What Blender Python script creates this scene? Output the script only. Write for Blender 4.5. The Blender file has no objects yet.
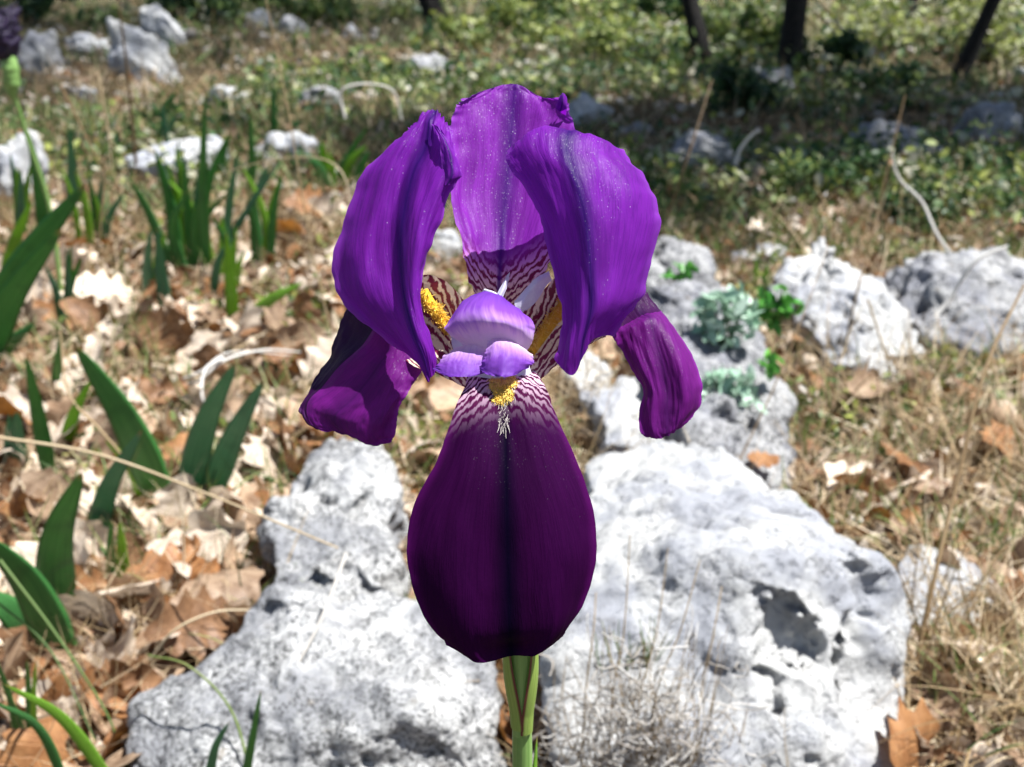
import bpy, bmesh, math, random
import numpy as np
from mathutils import Vector, Matrix, Euler
random.seed(7); RNG = np.random.default_rng(7)
PI = math.pi
scene = bpy.context.scene
COL = scene.collection

# ------------------------------------------------------------------ camera frame
CAM_H, PITCH, FPX = 0.45, math.radians(22), 1236.0
CAM = np.array([0.0, 0.0, CAM_H])
FW = np.array([0, math.cos(PITCH), -math.sin(PITCH)])
RT = np.array([1.0, 0, 0])
UP = np.array([0, math.sin(PITCH), math.cos(PITCH)])
D0 = 0.27; UNIT = D0 / FPX
def ray(px, py):
    return FW + (px-512)/FPX*RT - (py-383.5)/FPX*UP
def P(px, py, w=0.0):            # a point of the flower: w units (0.22 mm) nearer than its centre
    return CAM + (D0 - w*UNIT)*ray(px, py)
def L(px, py, Y):                # a point at distance Y in front
    r = ray(px, py); return CAM + r*(Y/r[1])
def project(p):
    d = np.asarray(p) - CAM; z = d@FW
    return 512 + FPX*(d@RT)/z, 383.5 - FPX*(d@UP)/z, z

# ------------------------------------------------------------------ noise
_perm = RNG.permutation(256); _perm = np.concatenate([_perm, _perm, _perm])
_g = RNG.normal(size=(256, 3)); _g /= np.linalg.norm(_g, axis=1)[:, None]
def perlin(p):
    p = np.asarray(p, float); i = np.floor(p).astype(int); f = p - i; i &= 255
    u = f*f*f*(f*(f*6-15)+10); out = 0
    for dx in (0, 1):
        wx = u[..., 0] if dx else 1-u[..., 0]
        for dy in (0, 1):
            wy = u[..., 1] if dy else 1-u[..., 1]
            for dz in (0, 1):
                wz = u[..., 2] if dz else 1-u[..., 2]
                h = _perm[_perm[_perm[(i[..., 0]+dx) & 255] + ((i[..., 1]+dy) & 255)] + ((i[..., 2]+dz) & 255)]
                out = out + wx*wy*wz*((f - np.array([dx, dy, dz]))*_g[h]).sum(-1)
    return out
def fbm(p, oct=4, gain=.5):
    a, s, o = 1.0, 0, 0
    p = np.asarray(p, float)
    for k in range(oct):
        o = o + a*perlin(p*(2.03**k) + 17.3*k); a *= gain
    return o
def ridged(p, oct=4, gain=.55):
    a, o = 1.0, 0
    for k in range(oct):
        o = o + a*(0.45-np.abs(perlin(p*(2.1**k)+9.1*k))); a *= gain
    return o
def H(x, y):
    x = np.asarray(x, float); y = np.asarray(y, float)
    p = np.stack([x, y, np.zeros_like(x)], -1)
    far = np.clip((y-1.2)/3, 0, 1)
    return fbm(p*2.2, 3)*(.018+.07*far) + fbm(p*9+3, 3)*.009
def G(px, py):                    # where a ray meets the ground
    r = ray(px, py); t = CAM_H/-r[2]
    for k in range(7):
        q = CAM + r*t; t = .4*t + .6*(CAM_H-float(H(q[0], q[1])))/-r[2]
    return CAM + r*t

# ------------------------------------------------------------------ mesh helpers
def mk(name, verts, faces, mat=None, parent=None, uvs=None, smooth=True, mi=None, mats=None, attr=None):
    verts = np.asarray(verts, np.float32); me = bpy.data.meshes.new(name)
    faces = np.asarray(faces, np.int32); n, k = faces.shape
    me.vertices.add(len(verts)); me.vertices.foreach_set('co', verts.ravel())
    me.loops.add(n*k); me.loops.foreach_set('vertex_index', faces.ravel())
    me.polygons.add(n); me.polygons.foreach_set('loop_start', np.arange(0, n*k, k, dtype=np.int32))
    me.polygons.foreach_set('loop_total', np.full(n, k, np.int32))
    me.update(calc_edges=True)
    if smooth: me.polygons.foreach_set('use_smooth', np.ones(n, bool))
    for m in (mats or ([mat] if mat else [])): me.materials.append(m)
    if mi is not None: me.polygons.foreach_set('material_index', np.asarray(mi, np.int32))
    if uvs is not None:
        ul = me.uv_layers.new(name='UVMap'); ul.data.foreach_set('uv', np.asarray(uvs, np.float32)[faces.ravel()].ravel())
    if attr is not None:
        a = me.attributes.new('tint', 'FLOAT', 'POINT'); a.data.foreach_set('value', np.asarray(attr, np.float32))
    me.validate(); me.update()
    o = bpy.data.objects.new(name, me); COL.objects.link(o)
    if parent is not None: o.parent = parent
    return o
def tag(o, label=None, cat=None, group=None, kind=None):
    if label: o['label'] = label
    if cat: o['category'] = cat
    if group: o['group'] = group
    if kind: o['kind'] = kind
    return o
def empty(name, loc=(0, 0, 0)):
    o = bpy.data.objects.new(name, None); COL.objects.link(o); o.location = loc; o.empty_display_size = .01; return o
def reparent(o, root):            # keep world coordinates of baked meshes
    o.parent = root; o.matrix_parent_inverse = Matrix.Translation(-Vector(root.location)); return o
def gridfaces(nr, nc, off=0):
    r, c = np.meshgrid(np.arange(nr-1), np.arange(nc-1), indexing='ij')
    a = (r*nc+c).ravel()+off
    return np.stack([a, a+1, a+nc+1, a+nc], 1)
def cr(pts, n):                   # Catmull-Rom resample along axis 0
    pts = np.asarray(pts, float); m = len(pts)
    ext = np.concatenate([2*pts[:1]-pts[1:2], pts, 2*pts[-1:]-pts[-2:-1]])
    t = np.linspace(0, m-1, n); i = np.minimum(t.astype(int), m-2); f = (t-i).reshape([-1]+[1]*(pts.ndim-1))
    a, b, c, d = ext[i], ext[i+1], ext[i+2], ext[i+3]
    return .5*(2*b + (c-a)*f + (2*a-5*b+4*c-d)*f*f + (3*b-a-3*c+d)*f**3)

# ------------------------------------------------------------------ node helpers
class NT:
    def __init__(s, name):
        s.m = bpy.data.materials.new(name); s.m.use_nodes = True; s.t = s.m.node_tree; s.t.nodes.clear()
        s.out = s.t.nodes.new('ShaderNodeOutputMaterial')
    def n(s, typ, **kw):
        nd = s.t.nodes.new('ShaderNode'+typ)
        for k, v in kw.items():
            if k[0] == '_': setattr(nd, k[1:], v)
        for k, v in kw.items():
            if k[0] != '_':
                key = int(k[1:]) if (k[0] == 'i' and k[1:].isdigit()) else k.replace('__', ' ')
                s.set(nd.inputs[key], v)
        return nd
    def set(s, inp, v):
        if isinstance(v, bpy.types.NodeSocket): s.t.links.new(v, inp)
        elif hasattr(v, 'outputs'): s.t.links.new(v.outputs[0], inp)
        elif isinstance(v, (tuple, list)) and len(v) == 3 and inp.type == 'RGBA': inp.default_value = (*v, 1)
        else: inp.default_value = v
    def math(s, op, a, b=0.0, c=None, clamp=False):
        nd = s.n('Math', _operation=op, _use_clamp=clamp, i0=a, i1=b)
        if c is not None: s.set(nd.inputs[2], c)
        return nd.outputs[0]
    def mix(s, f, a, b, mode='MIX'):
        nd = s.n('Mix', _data_type='RGBA', _blend_type=mode)
        s.set(nd.inputs[0], f); s.set(nd.inputs[6], a); s.set(nd.inputs[7], b); return nd.outputs[2]
    def ramp(s, f, stops, interp='LINEAR'):
        nd = s.n('ValToRGB', Fac=f); e = nd.color_ramp.elements; nd.color_ramp.interpolation = interp
        while len(e) > 1: e.remove(e[-1])
        for k, (p, c) in enumerate(stops):
            el = e[0] if k == 0 else e.new(p)
            el.position = p; el.color = (*c, 1) if len(c) == 3 else c
        return nd.outputs[0]
    def sm(s, x, lo, hi):
        return s.n('MapRange', _interpolation_type='SMOOTHSTEP', Value=x, From__Min=lo, From__Max=hi).outputs[0]
    def noise(s, vec, scale, detail=4, rough=.55, dist=0):
        return s.n('TexNoise', Vector=vec, Scale=scale, Detail=detail, Roughness=rough, Distortion=dist).outputs[0]
    def obj(s): return s.n('TexCoord').outputs['Object']
    def uv(s): return s.n('TexCoord').outputs['UV']
    def geo(s): return s.n('NewGeometry').outputs['Position']
    def done(s, shader): s.t.links.new(shader.outputs[0] if hasattr(shader, 'outputs') else shader, s.out.inputs[0]); return s.m
def principled(t, color, rough=.6, normal=None, spec=.5, transl=0.0, tcol=None, **kw):
    p = t.n('BsdfPrincipled', Base__Color=color, Roughness=rough, **kw)
    p.inputs['Specular IOR Level'].default_value = spec
    if normal is not None: t.set(p.inputs['Normal'], normal)
    if transl > 0:
        tr = t.n('BsdfTranslucent', Color=tcol if tcol is not None else color)
        if normal is not None: t.set(tr.inputs['Normal'], normal)
        return t.n('MixShader', i0=transl, i1=p, i2=tr)
    return p

# ------------------------------------------------------------------ materials
def petal_mat(name, col, dark, veincol, rib=.5, stripe=None, transl=.35, rough=.5, edgecol=None, coat=.07, spec=.16, rib_shade_w=.28):
    """u across (-1..1 stored 0..1), v from base to tip.  stripe: (v_end, slope, freq, cream, maroon)"""
    t = NT(name); uv = t.uv(); sep = t.n('SeparateXYZ', Vector=uv)
    u = t.math('MULTIPLY_ADD', sep.outputs[0], 2.0, -1.0); v = sep.outputs[1]; au = t.math('ABSOLUTE', u)
    # branching veins run from the base and fan outwards
    vec = t.n('CombineXYZ', X=t.math('MULTIPLY', t.math('MULTIPLY', u, 15.0), t.math('MULTIPLY_ADD', v, -.8, 1.4)), Y=t.math('MULTIPLY', t.math('SUBTRACT', v, t.math('MULTIPLY', au, .25)), 2.6), Z=3.1)
    vn = t.noise(vec, 1.6, 3, .6, .25)
    ridge = t.math('ABSOLUTE', t.math('SUBTRACT', vn, .5))
    vein = t.sm(ridge, .0, .055)            # 0 on a vein
    vec2 = t.n('CombineXYZ', X=t.math('MULTIPLY', u, 34.0), Y=t.math('MULTIPLY', v, 5.0), Z=8.0)
    fine = t.noise(vec2, 1.0, 3, .6, .3)
    broad = t.noise(t.n('CombineXYZ', X=t.math('MULTIPLY', u, 2.0), Y=t.math('MULTIPLY', v, 2.0), Z=1.0), 1.5, 3)
    c = t.mix(t.math('MULTIPLY', t.sm(broad, .35, .68), .7), col, tuple(x*.58 for x in col))
    c = t.mix(t.math('MULTIPLY', t.math('SUBTRACT', 1.0, vein), .38), c, veincol)
    c = t.mix(t.math('MULTIPLY', t.sm(fine, .5, .72), .10), c, veincol)
    rib_shade = t.math('MULTIPLY', t.math('SUBTRACT', 1.0, t.sm(au, .0, rib_shade_w)), rib)  # midrib pigment plus the shade along the fold, painted as one dark band
    mr2 = t.math('MULTIPLY', t.math('SUBTRACT', 1.0, t.sm(au, .0, .035)), rib)
    c = t.mix(rib_shade, c, dark); c = t.mix(mr2, c, dark)
    if edgecol:
        c = t.mix(t.math('MULTIPLY', t.sm(au, .86, 1.0), .55), c, edgecol)
    if stripe:
        vend, slope, freq, cream, maroon = stripe[:5]
        wob = t.math('MULTIPLY', t.math('SUBTRACT', t.noise(t.n('CombineXYZ', X=t.math('MULTIPLY', u, 5.5), Y=t.math('MULTIPLY', v, 12.0), Z=0.0), 1.0, 4), .5), 2.8)
        ph = t.math('ADD', t.math('MULTIPLY', t.math('SUBTRACT', v, t.math('MULTIPLY', t.math('POWER', au, 1.35), slope)), freq), wob)
        s = t.math('SINE', t.math('MULTIPLY', ph, 6.283))
        st = t.sm(s, -.75, .7)              # 1 = maroon
        zone = t.math('SUBTRACT', 1.0, t.sm(t.math('ADD', v, t.math('MULTIPLY', au, stripe[5] if len(stripe) > 5 else 0.0)), vend*.55, vend))
        sc = t.mix(st, cream, maroon)
        sc = t.mix(t.math('MULTIPLY', t.sm(v, vend*.1, vend), .75), sc, t.mix(st, tuple(min(1, x*1.6) for x in col), maroon))
        c = t.mix(zone, c, sc)
        mz = t.math('SUBTRACT', 1.0, t.sm(t.math('ADD', au, t.math('MULTIPLY', v, .1)), .03, .12))
        c = t.mix(t.math('MULTIPLY', mz, stripe[6] if len(stripe) > 6 else 0.0), c, dark)
    # glistening epidermis: single cells tilted at random catch the sun
    pos = t.geo()
    vor = t.n('TexVoronoi', Vector=pos, Scale=5000.0)
    jit = t.n('VectorMath', _operation='SCALE', i0=t.n('VectorMath', _operation='SUBTRACT', i0=vor.outputs['Color'], i1=(.5, .5, .5)).outputs[0], Scale=.75)
    gl = t.n('VectorMath', _operation='NORMALIZE', i0=t.n('VectorMath', _operation='ADD', i0=t.n('NewGeometry').outputs['Normal'], i1=jit.outputs[0]).outputs[0])
    hgt = t.math('ADD', t.math('MULTIPLY', vein, .6), t.math('ADD', t.math('MULTIPLY', fine, .35), t.math('MULTIPLY', t.noise(pos, 1100, 2), .35)))
    b2 = t.n('Bump', Strength=.2, Distance=.0005, Height=hgt)
    tc = t.n('HueSaturation', Saturation=1.03, Value=1.6, Color=c)
    p = t.n('BsdfPrincipled', Base__Color=c, Roughness=rough, Normal=b2)
    p.inputs['Specular IOR Level'].default_value = spec
    p.inputs['Coat Weight'].default_value = coat; p.inputs['Coat Roughness'].default_value = .26; p.inputs['Coat Tint'].default_value = (1, .8, 1, 1)
    t.set(p.inputs['Coat Normal'], gl.outputs[0])
    tr = t.n('BsdfTranslucent', Color=tc, Normal=b2)
    return t.done(t.n('MixShader', i0=transl, i1=p, i2=tr))
CREAM = (.72, .60, .46); MAROON = (.10, .008, .03)
M = {}
M['standard'] = petal_mat('violet petal', (.175, .014, .33), (.026, .003, .11), (.07, .005, .18), rib=.85, transl=.42, edgecol=(.24, .05, .42))
M['standard_back'] = petal_mat('violet petal with striped base', (.20, .020, .34), (.05, .004, .14), (.10, .007, .18), rib=.8,
                               stripe=(.32, .24, 17, (.62, .46, .38), (.12, .008, .05), -.10, .9), edgecol=(.26, .06, .44), transl=.38)
M['fall'] = petal_mat('dark velvet purple petal', (.024, .0010, .030), (.002, .0004, .008), (.014, .0005, .020), rib=.9,
                      stripe=(.30, .16, 23, (.55, .38, .46), (.05, .003, .03), -.05), transl=.12, rough=.6, edgecol=(.075, .004, .085), coat=.008, spec=.03, rib_shade_w=.20)
M['side_fall'] = petal_mat('magenta purple petal', (.13, .007, .16), (.035, .002, .06), (.055, .003, .09), rib=.5, transl=.3, edgecol=(.2, .02, .26))
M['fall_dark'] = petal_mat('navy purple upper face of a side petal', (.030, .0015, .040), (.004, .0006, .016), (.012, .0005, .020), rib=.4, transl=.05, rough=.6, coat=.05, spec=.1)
def haft_mat():
    t = NT('cream and maroon striped haft'); uv = t.uv(); sep = t.n('SeparateXYZ', Vector=uv); u, v = sep.outputs[0], sep.outputs[1]
    wob = t.math('MULTIPLY', t.math('SUBTRACT', t.noise(uv, 6.0, 4), .5), 2.6)
    ph = t.math('ADD', t.math('ADD', t.math('MULTIPLY', u, 8.0), t.math('MULTIPLY', v, 5.0)), wob)
    st = t.sm(t.math('SINE', t.math('MULTIPLY', ph, 6.283)), -.6, .5)
    c = t.mix(st, CREAM, (.16, .012, .045))
    b = t.n('Bump', Strength=.4, Distance=.0004, Height=t.noise(t.geo(), 1500, 2))
    return t.done(principled(t, c, .45, b, .4, .3))
M['haft'] = haft_mat()
def crest_mat(stops):
    t = NT('pale violet crest'); uv = t.uv(); sep = t.n('SeparateXYZ', Vector=uv); v = sep.outputs[1]
    n = t.noise(t.n('CombineXYZ', X=t.math('MULTIPLY', sep.outputs[0], 14.0), Y=t.math('MULTIPLY', v, 1.5), Z=0.0), 1.5, 4)
    f = t.math('ADD', v, t.math('MULTIPLY', t.math('SUBTRACT', n, .5), .35))
    c = t.ramp(f, stops)
    b = t.n('Bump', Strength=.08, Distance=.0004, Height=n)
    return t.done(principled(t, c, .6, b, .3, .4))
M['crest'] = crest_mat([(0, (.12, .025, .33)), (.28, (.21, .055, .44)), (.46, (.42, .21, .60)), (.60, (.68, .50, .68)), (1, (.78, .68, .72))])
M['crest_lower'] = crest_mat([(0, (.70, .52, .70)), (.35, (.42, .21, .60)), (.62, (.20, .055, .42)), (1, (.13, .03, .34))])
def simple(name, c1, c2, scale=30, rough=.6, transl=0, bump=.3, bd=.001, detail=4, spec=.4, coords='obj'):
    t = NT(name); v = t.obj() if coords == 'obj' else t.geo(); n = t.noise(v, scale, detail)
    b = t.n('Bump', Strength=bump, Distance=bd, Height=t.noise(v, scale*6, 4))
    return t.done(principled(t, t.ramp(n, [(.3, c1), (.7, c2)]), rough, b, spec, transl))
M['beard'] = simple('yellow beard hairs', (.90, .62, .08), (.96, .78, .22), 200, .6, .3, 0)
M['beard_white'] = simple('white beard hairs', (.70, .62, .60), (.84, .78, .70), 200, .6, .3, 0)
M['beard_root'] = simple('yellow beard ridge', (.74, .38, .01), (.88, .55, .04), 900, .8, .1, .8, .0005)
M['style'] = simple('pale lavender style arm', (.55, .52, .66), (.72, .74, .78), 300, .4, .35, .2, .0003)
def stem_mat():
    t = NT('pale green iris stem'); v = t.obj(); s = t.n('SeparateXYZ', Vector=v)
    n = t.noise(t.n('VectorMath', _operation='MULTIPLY', i0=v, i1=(900, 900, 20)).outputs[0], 1.0, 3)
    c = t.ramp(n, [(.3, (.16, .30, .075)), (.7, (.26, .42, .13))])
    b = t.n('Bump', Strength=.3, Distance=.0005, Height=n)
    return t.done(principled(t, c, .4, b, .5, .15))
M['stem'] = stem_mat()
def spathe_mat():
    t = NT('green spathe with red margin'); uv = t.uv(); s = t.n('SeparateXYZ', Vector=uv)
    au = t.math('ABSOLUTE', t.math('MULTIPLY_ADD', s.outputs[0], 2.0, -1.0))
    n = t.noise(t.n('CombineXYZ', X=t.math('MULTIPLY', s.outputs[0], 40.0), Y=s.outputs[1], Z=0.0), 1.0, 3)
    c = t.ramp(n, [(.3, (.20, .33, .055)), (.7, (.34, .45, .11))])
    c = t.mix(t.sm(au, .80, .93), c, (.14, .035, .03))
    b = t.n('Bump', Strength=.4, Distance=.0005, Height=n)
    return t.done(principled(t, c, .42, b, .5, .2))
M['spathe'] = spathe_mat()
def blade_mat(name, c1, c2, tip=None):
    t = NT(name); uv = t.uv(); s = t.n('SeparateXYZ', Vector=uv)
    oi = t.n('ObjectInfo').outputs['Random']
    n = t.noise(t.n('CombineXYZ', X=t.math('MULTIPLY', s.outputs[0], 38.0), Y=t.math('MULTIPLY', s.outputs[1], 1.5), Z=oi), 1.0, 3)
    n2 = t.noise(t.geo(), 45, 3)
    c = t.mix(t.sm(n, .3, .7), c1, c2)
    c = t.mix(t.math('MULTIPLY', t.sm(n2, .5, .8), .45), c, tuple(x*.55 for x in c1))
    c = t.mix(t.math('MULTIPLY', t.sm(s.outputs[1], .93, 1.0), .8), c, (.30, .20, .08))
    b = t.n('Bump', Strength=.5, Distance=.0006, Height=n)
    return t.done(principled(t, c, .34, b, .5, .38, t.n('HueSaturation', Hue=.475, Saturation=1.2, Value=2.1, Color=c)))
M['blade_dark'] = blade_mat('deep green iris leaf', (.035, .14, .04), (.085, .25, .07))
M['blade_blue'] = blade_mat('blue green iris leaf', (.055, .15, .09), (.11, .24, .15))
M['blade_bright'] = blade_mat('bright green young leaf', (.12, .28, .02), (.22, .40, .05))
def strand_mat(name, stops, rough=.55, transl=.25, scale=23):
    t = NT(name); a = t.n('Attribute', _attribute_name='tint').outputs['Fac']
    n = t.noise(t.geo(), scale, 2)
    c = t.ramp(t.math('MULTIPLY_ADD', t.math('SUBTRACT', n, .5), .35, a), stops)
    return t.done(principled(t, c, rough, None, .4, transl))
M['straw'] = strand_mat('dry straw', [(0, (.09, .055, .025)), (.35, (.22, .145, .07)), (.7, (.42, .31, .17)), (1, (.64, .54, .38))])
M['grey_straw'] = strand_mat('grey dry stems', [(0, (.20, .16, .13)), (.5, (.42, .38, .33)), (1, (.70, .68, .64))])
M['green_grass'] = strand_mat('green grass', [(0, (.025, .07, .02)), (.5, (.075, .14, .035)), (.85, (.16, .22, .055)), (1, (.30, .28, .12))])
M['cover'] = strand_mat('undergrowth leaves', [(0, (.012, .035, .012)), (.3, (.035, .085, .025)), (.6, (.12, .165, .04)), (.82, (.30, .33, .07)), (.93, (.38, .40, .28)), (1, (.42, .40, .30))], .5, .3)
M['pale_leafy'] = strand_mat('pale grey green leaves', [(0, (.14, .28, .16)), (.5, (.30, .46, .34)), (1, (.48, .60, .50))], .5, .25)
M['bright_leafy'] = strand_mat('bright green leaves', [(0, (.05, .22, .03)), (1, (.14, .40, .06))], .4, .3)
def oak_mat(name, c1, c2, c3):
    t = NT(name); uv = t.uv(); s = t.n('SeparateXYZ', Vector=uv); v = s.outputs[1]
    u = t.math('MULTIPLY_ADD', s.outputs[0], 2.0, -1.0); au = t.math('ABSOLUTE', u)
    r = t.n('ObjectInfo').outputs['Random']
    n = t.noise(t.geo(), 70, 5, .6)
    c = t.mix(t.sm(n, .35, .65), c1, c2)
    c = t.mix(t.math('MULTIPLY', t.sm(t.noise(t.geo(), 260, 3), .56, .72), .5), c, c3)
    ph = t.math('SINE', t.math('MULTIPLY', t.math('SUBTRACT', v, t.math('MULTIPLY', au, .13)), 56.0))
    veins = t.math('MAXIMUM', t.sm(ph, .86, .98), t.math('SUBTRACT', 1.0, t.sm(au, .015, .05)))
    c = t.mix(t.math('MULTIPLY', veins, .4), c, tuple(min(1, x*1.35) for x in c2))
    c = t.n('HueSaturation', Value=t.math('MULTIPLY_ADD', r, .5, .75), Color=c)
    b = t.n('Bump', Strength=.6, Distance=.001, Height=t.math('ADD', veins, n))
    return t.done(principled(t, c, .55, b, .4, .22, t.n('HueSaturation', Saturation=1.15, Value=1.1, Color=c)))
M['oak_tan'] = oak_mat('tan dry oak leaf', (.23, .145, .09), (.40, .285, .19), (.15, .075, .035))
M['oak_pale'] = oak_mat('pale dry oak leaf', (.48, .385, .29), (.68, .58, .47), (.24, .14, .08))
M['oak_orange'] = oak_mat('orange brown oak leaf', (.22, .095, .035), (.34, .17, .07), (.11, .045, .02))
M['oak_brown'] = oak_mat('dark brown oak leaf', (.15, .075, .035), (.26, .14, .07), (.07, .03, .015))
def rock_mat(name, base, dark, speck, bluish=(.36, .38, .42), crust=0.0):
    t = NT(name); v = t.obj()
    n1 = t.noise(v, 14, 6, .62); n2 = t.noise(v, 60, 6, .65); n3 = t.noise(v, 520, 6, .85)
    c = t.mix(t.sm(n1, .40, .56), bluish, base)
    c = t.mix(t.math('MULTIPLY', t.sm(n2, .52, .66), .55), c, dark)
    spk = t.math('MULTIPLY', t.sm(n3, .535-.035*speck, .625-.035*speck), t.sm(t.noise(v, 19, 5, .7), .56 - speck*.12, .66 - speck*.12))
    c = t.mix(t.math('MULTIPLY', spk, .88), c, (.055, .055, .055))
    if speck > 1:
        vs = t.n('TexVoronoi', Vector=v, Scale=150.0, Randomness=1.0)
        vs2 = t.n('TexVoronoi', Vector=v, Scale=330.0)
        msk = t.sm(t.noise(v, 21, 4, .7), .44, .56)
        sp1 = t.math('MULTIPLY', t.math('SUBTRACT', 1.0, t.sm(vs.outputs['Distance'], .16, .36)), msk)
        sp2 = t.math('MULTIPLY', t.math('SUBTRACT', 1.0, t.sm(vs2.outputs['Distance'], .2, .38)), t.sm(t.noise(v, 33, 4, .7), .47, .56))
        c = t.mix(t.math('MULTIPLY', t.math('MAXIMUM', sp1, sp2), .85), c, (.05, .05, .05))
        c = t.mix(t.math('MULTIPLY', t.sm(t.noise(v, 9, 5, .7, .5), .54, .66), .6), c, (.11, .11, .115))
    # rust and ochre lichen blotches
    och = t.math('MULTIPLY', t.sm(t.noise(v, 33, 4, .6, .4), .66, .74), .45)
    c = t.mix(och, c, (.33, .26, .17))
    if crust: c = t.mix(t.math('MULTIPLY', t.sm(n2, .44, .30), crust), c, (.62, .62, .60))
    h = t.math('ADD', t.math('MULTIPLY', n2, .9), t.math('MULTIPLY', n3, .45))
    vor = t.n('TexVoronoi', Vector=t.n('VectorMath', _operation='ADD', i0=v, i1=t.n('VectorMath', _operation='SCALE', i0=t.n('TexNoise', Vector=v, Scale=40.0).outputs[1], Scale=.02).outputs[0]).outputs[0], Scale=130.0)
    pit = t.sm(vor.outputs['Distance'], .08, .42)
    b = t.n('Bump', Strength=.85, Distance=.005, Height=h)
    b2 = t.n('Bump', Strength=.55, Distance=.003, Height=pit, Normal=b)
    return t.done(principled(t, c, .88, b2, .25))
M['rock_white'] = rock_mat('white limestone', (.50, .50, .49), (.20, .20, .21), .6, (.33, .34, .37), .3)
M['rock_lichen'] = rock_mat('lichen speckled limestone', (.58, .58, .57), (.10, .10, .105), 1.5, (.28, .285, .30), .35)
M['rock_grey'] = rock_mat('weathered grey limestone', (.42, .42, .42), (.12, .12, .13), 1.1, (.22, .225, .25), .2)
def ground_mat():
    t = NT('stony soil with litter'); v = t.geo()
    n1 = t.noise(v, 5, 5, .6); n2 = t.noise(v, 55, 6, .65); n3 = t.noise(v, 240, 4, .6)
    vor = t.n('TexVoronoi', Vector=v, Scale=75.0)
    c = t.ramp(n2, [(.28, (.03, .02, .012)), (.45, (.075, .048, .028)), (.6, (.15, .10, .06)), (.78, (.30, .23, .16))])
    c = t.mix(t.math('MULTIPLY', t.sm(vor.outputs['Distance'], .34, .2), .45), c, t.mix(n3, (.22, .15, .09), (.50, .43, .34)))
    c = t.mix(t.math('MULTIPLY', t.sm(n1, .5, .7), .5), c, (.07, .075, .03))
    s = t.n('SeparateXYZ', Vector=v)
    c = t.mix(t.math('MULTIPLY', t.sm(s.outputs[1], 1.8, 4.0), .6), c, (.06, .075, .03))
    b = t.n('Bump', Strength=.9, Distance=.012, Height=t.math('ADD', n2, t.math('MULTIPLY', n3, .4)))
    return t.done(principled(t, c, .9, b, .2))
M['ground'] = ground_mat()
M['bark'] = simple('dark rough bark', (.006, .005, .0045), (.024, .019, .016), 60, .9, 0, 1, .01)
M['wilted'] = simple('wilted dark violet petals', (.006, .005, .018), (.022, .007, .045), 260, .5, .1, .8, .001)
M['pebble'] = strand_mat('pale pebbles', [(0, (.20, .16, .12)), (.5, (.40, .36, .31)), (1, (.62, .59, .55))], .85, 0, 90)

# ------------------------------------------------------------------ petals
def petal(name, rows, mat, parent, nr=110, nc=110, ripple=1.0, edge=2.0, seed=0, freq=9, fl=None, thick=1.3):
    g = np.asarray(rows, float)
    g = cr(g, nr); g = np.swapaxes(cr(np.swapaxes(g, 0, 1), nc), 0, 1)
    vv, uu = np.meshgrid(np.linspace(0, 1, nr), np.linspace(-1, 1, nc), indexing='ij')
    pn = np.stack([uu*2.2+seed, vv*3.1, np.full_like(uu, seed*1.7)], -1)
    # soft undulation everywhere, tighter frill at the margin
    nrm = np.cross(np.gradient(g, axis=0), np.gradient(g, axis=1)); nrm /= np.linalg.norm(nrm, axis=-1)[..., None]+1e-9
    au = np.abs(uu)
    tipe = np.clip((vv-.9)/.1, 0, 1)
    d = ripple*(2.6*fbm(pn, 3) + .9*fbm(np.stack([uu*5.5+seed, vv*4.2, 0*uu+seed], -1), 2) + .35*fbm(np.stack([uu*14+seed, vv*10, 0*uu+seed], -1), 2)) + edge*(np.maximum(au**5, tipe**2))*fbm(np.stack([uu*1.5, vv*freq, np.full_like(uu, 4.+seed)], -1)+np.stack([uu*freq*.5*tipe, 0*uu, 0*uu], -1), 2)*2.6
    g = g + nrm*d[..., None]
    # tiny notches in the outline
    out = fbm(np.stack([uu*3, vv*26, np.full_like(uu, seed+7.)], -1), 2)*1.6*edge*.5
    side = np.gradient(g, axis=1); side /= np.linalg.norm(side, axis=-1)[..., None]+1e-9
    g = g + side*(out*np.sign(uu)*au**8)[..., None]
    w = np.empty_like(g)
    r = FW + (g[..., 0:1]-512)/FPX*RT - (g[..., 1:2]-383.5)/FPX*UP
    w = CAM + (D0 - g[..., 2:3]*UNIT)*r
    uvs = np.stack([(uu.ravel()+1)/2, vv.ravel()], 1); mi = None
    if fl: mi = fl(uu[:-1, :-1].ravel(), vv[:-1, :-1].ravel()).astype(int)
    o = mk(name, w.reshape(-1, 3), gridfaces(nr, nc), None if fl else mat, None, uvs, mi=mi, mats=[mat, M['fall_dark']] if fl else None)
    reparent(o, parent)
    if thick:
        pass
    return o, w
def tubemesh(paths, radii, sides=5, tints=None):
    V, F, A = [], [], []; off = 0
    for k, (p, rad) in enumerate(zip(paths, radii)):
        p = np.asarray(p, float); n = len(p); tg = np.gradient(p, axis=0); tg /= np.linalg.norm(tg, axis=1)[:, None]+1e-12
        ref = np.array([0.31, .17, .93]) if abs(tg[0][2]) < .8 else np.array([.93, .2, .31])
        a = np.cross(tg, ref); a /= np.linalg.norm(a, axis=1)[:, None]+1e-12; b = np.cross(tg, a)
        rr = np.broadcast_to(np.asarray(rad, float), (n,))
        for j in range(sides):
            pass
        th = np.arange(sides)*2*PI/sides
        ring = p[:, None] + rr[:, None, None]*(a[:, None]*np.cos(th)[None, :, None] + b[:, None]*np.sin(th)[None, :, None])
        V.append(ring.reshape(-1, 3))
        i, j = np.meshgrid(np.arange(n-1), np.arange(sides), indexing='ij'); i = i.ravel(); j = j.ravel(); j2 = (j+1) % sides
        F.append(np.stack([i*sides+j, i*sides+j2, (i+1)*sides+j2, (i+1)*sides+j], 1)+off); off += n*sides
        A.append(np.full(n*sides, .5 if tints is None else tints[k]))
    return np.concatenate(V), np.concatenate(F), np.concatenate(A)
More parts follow.
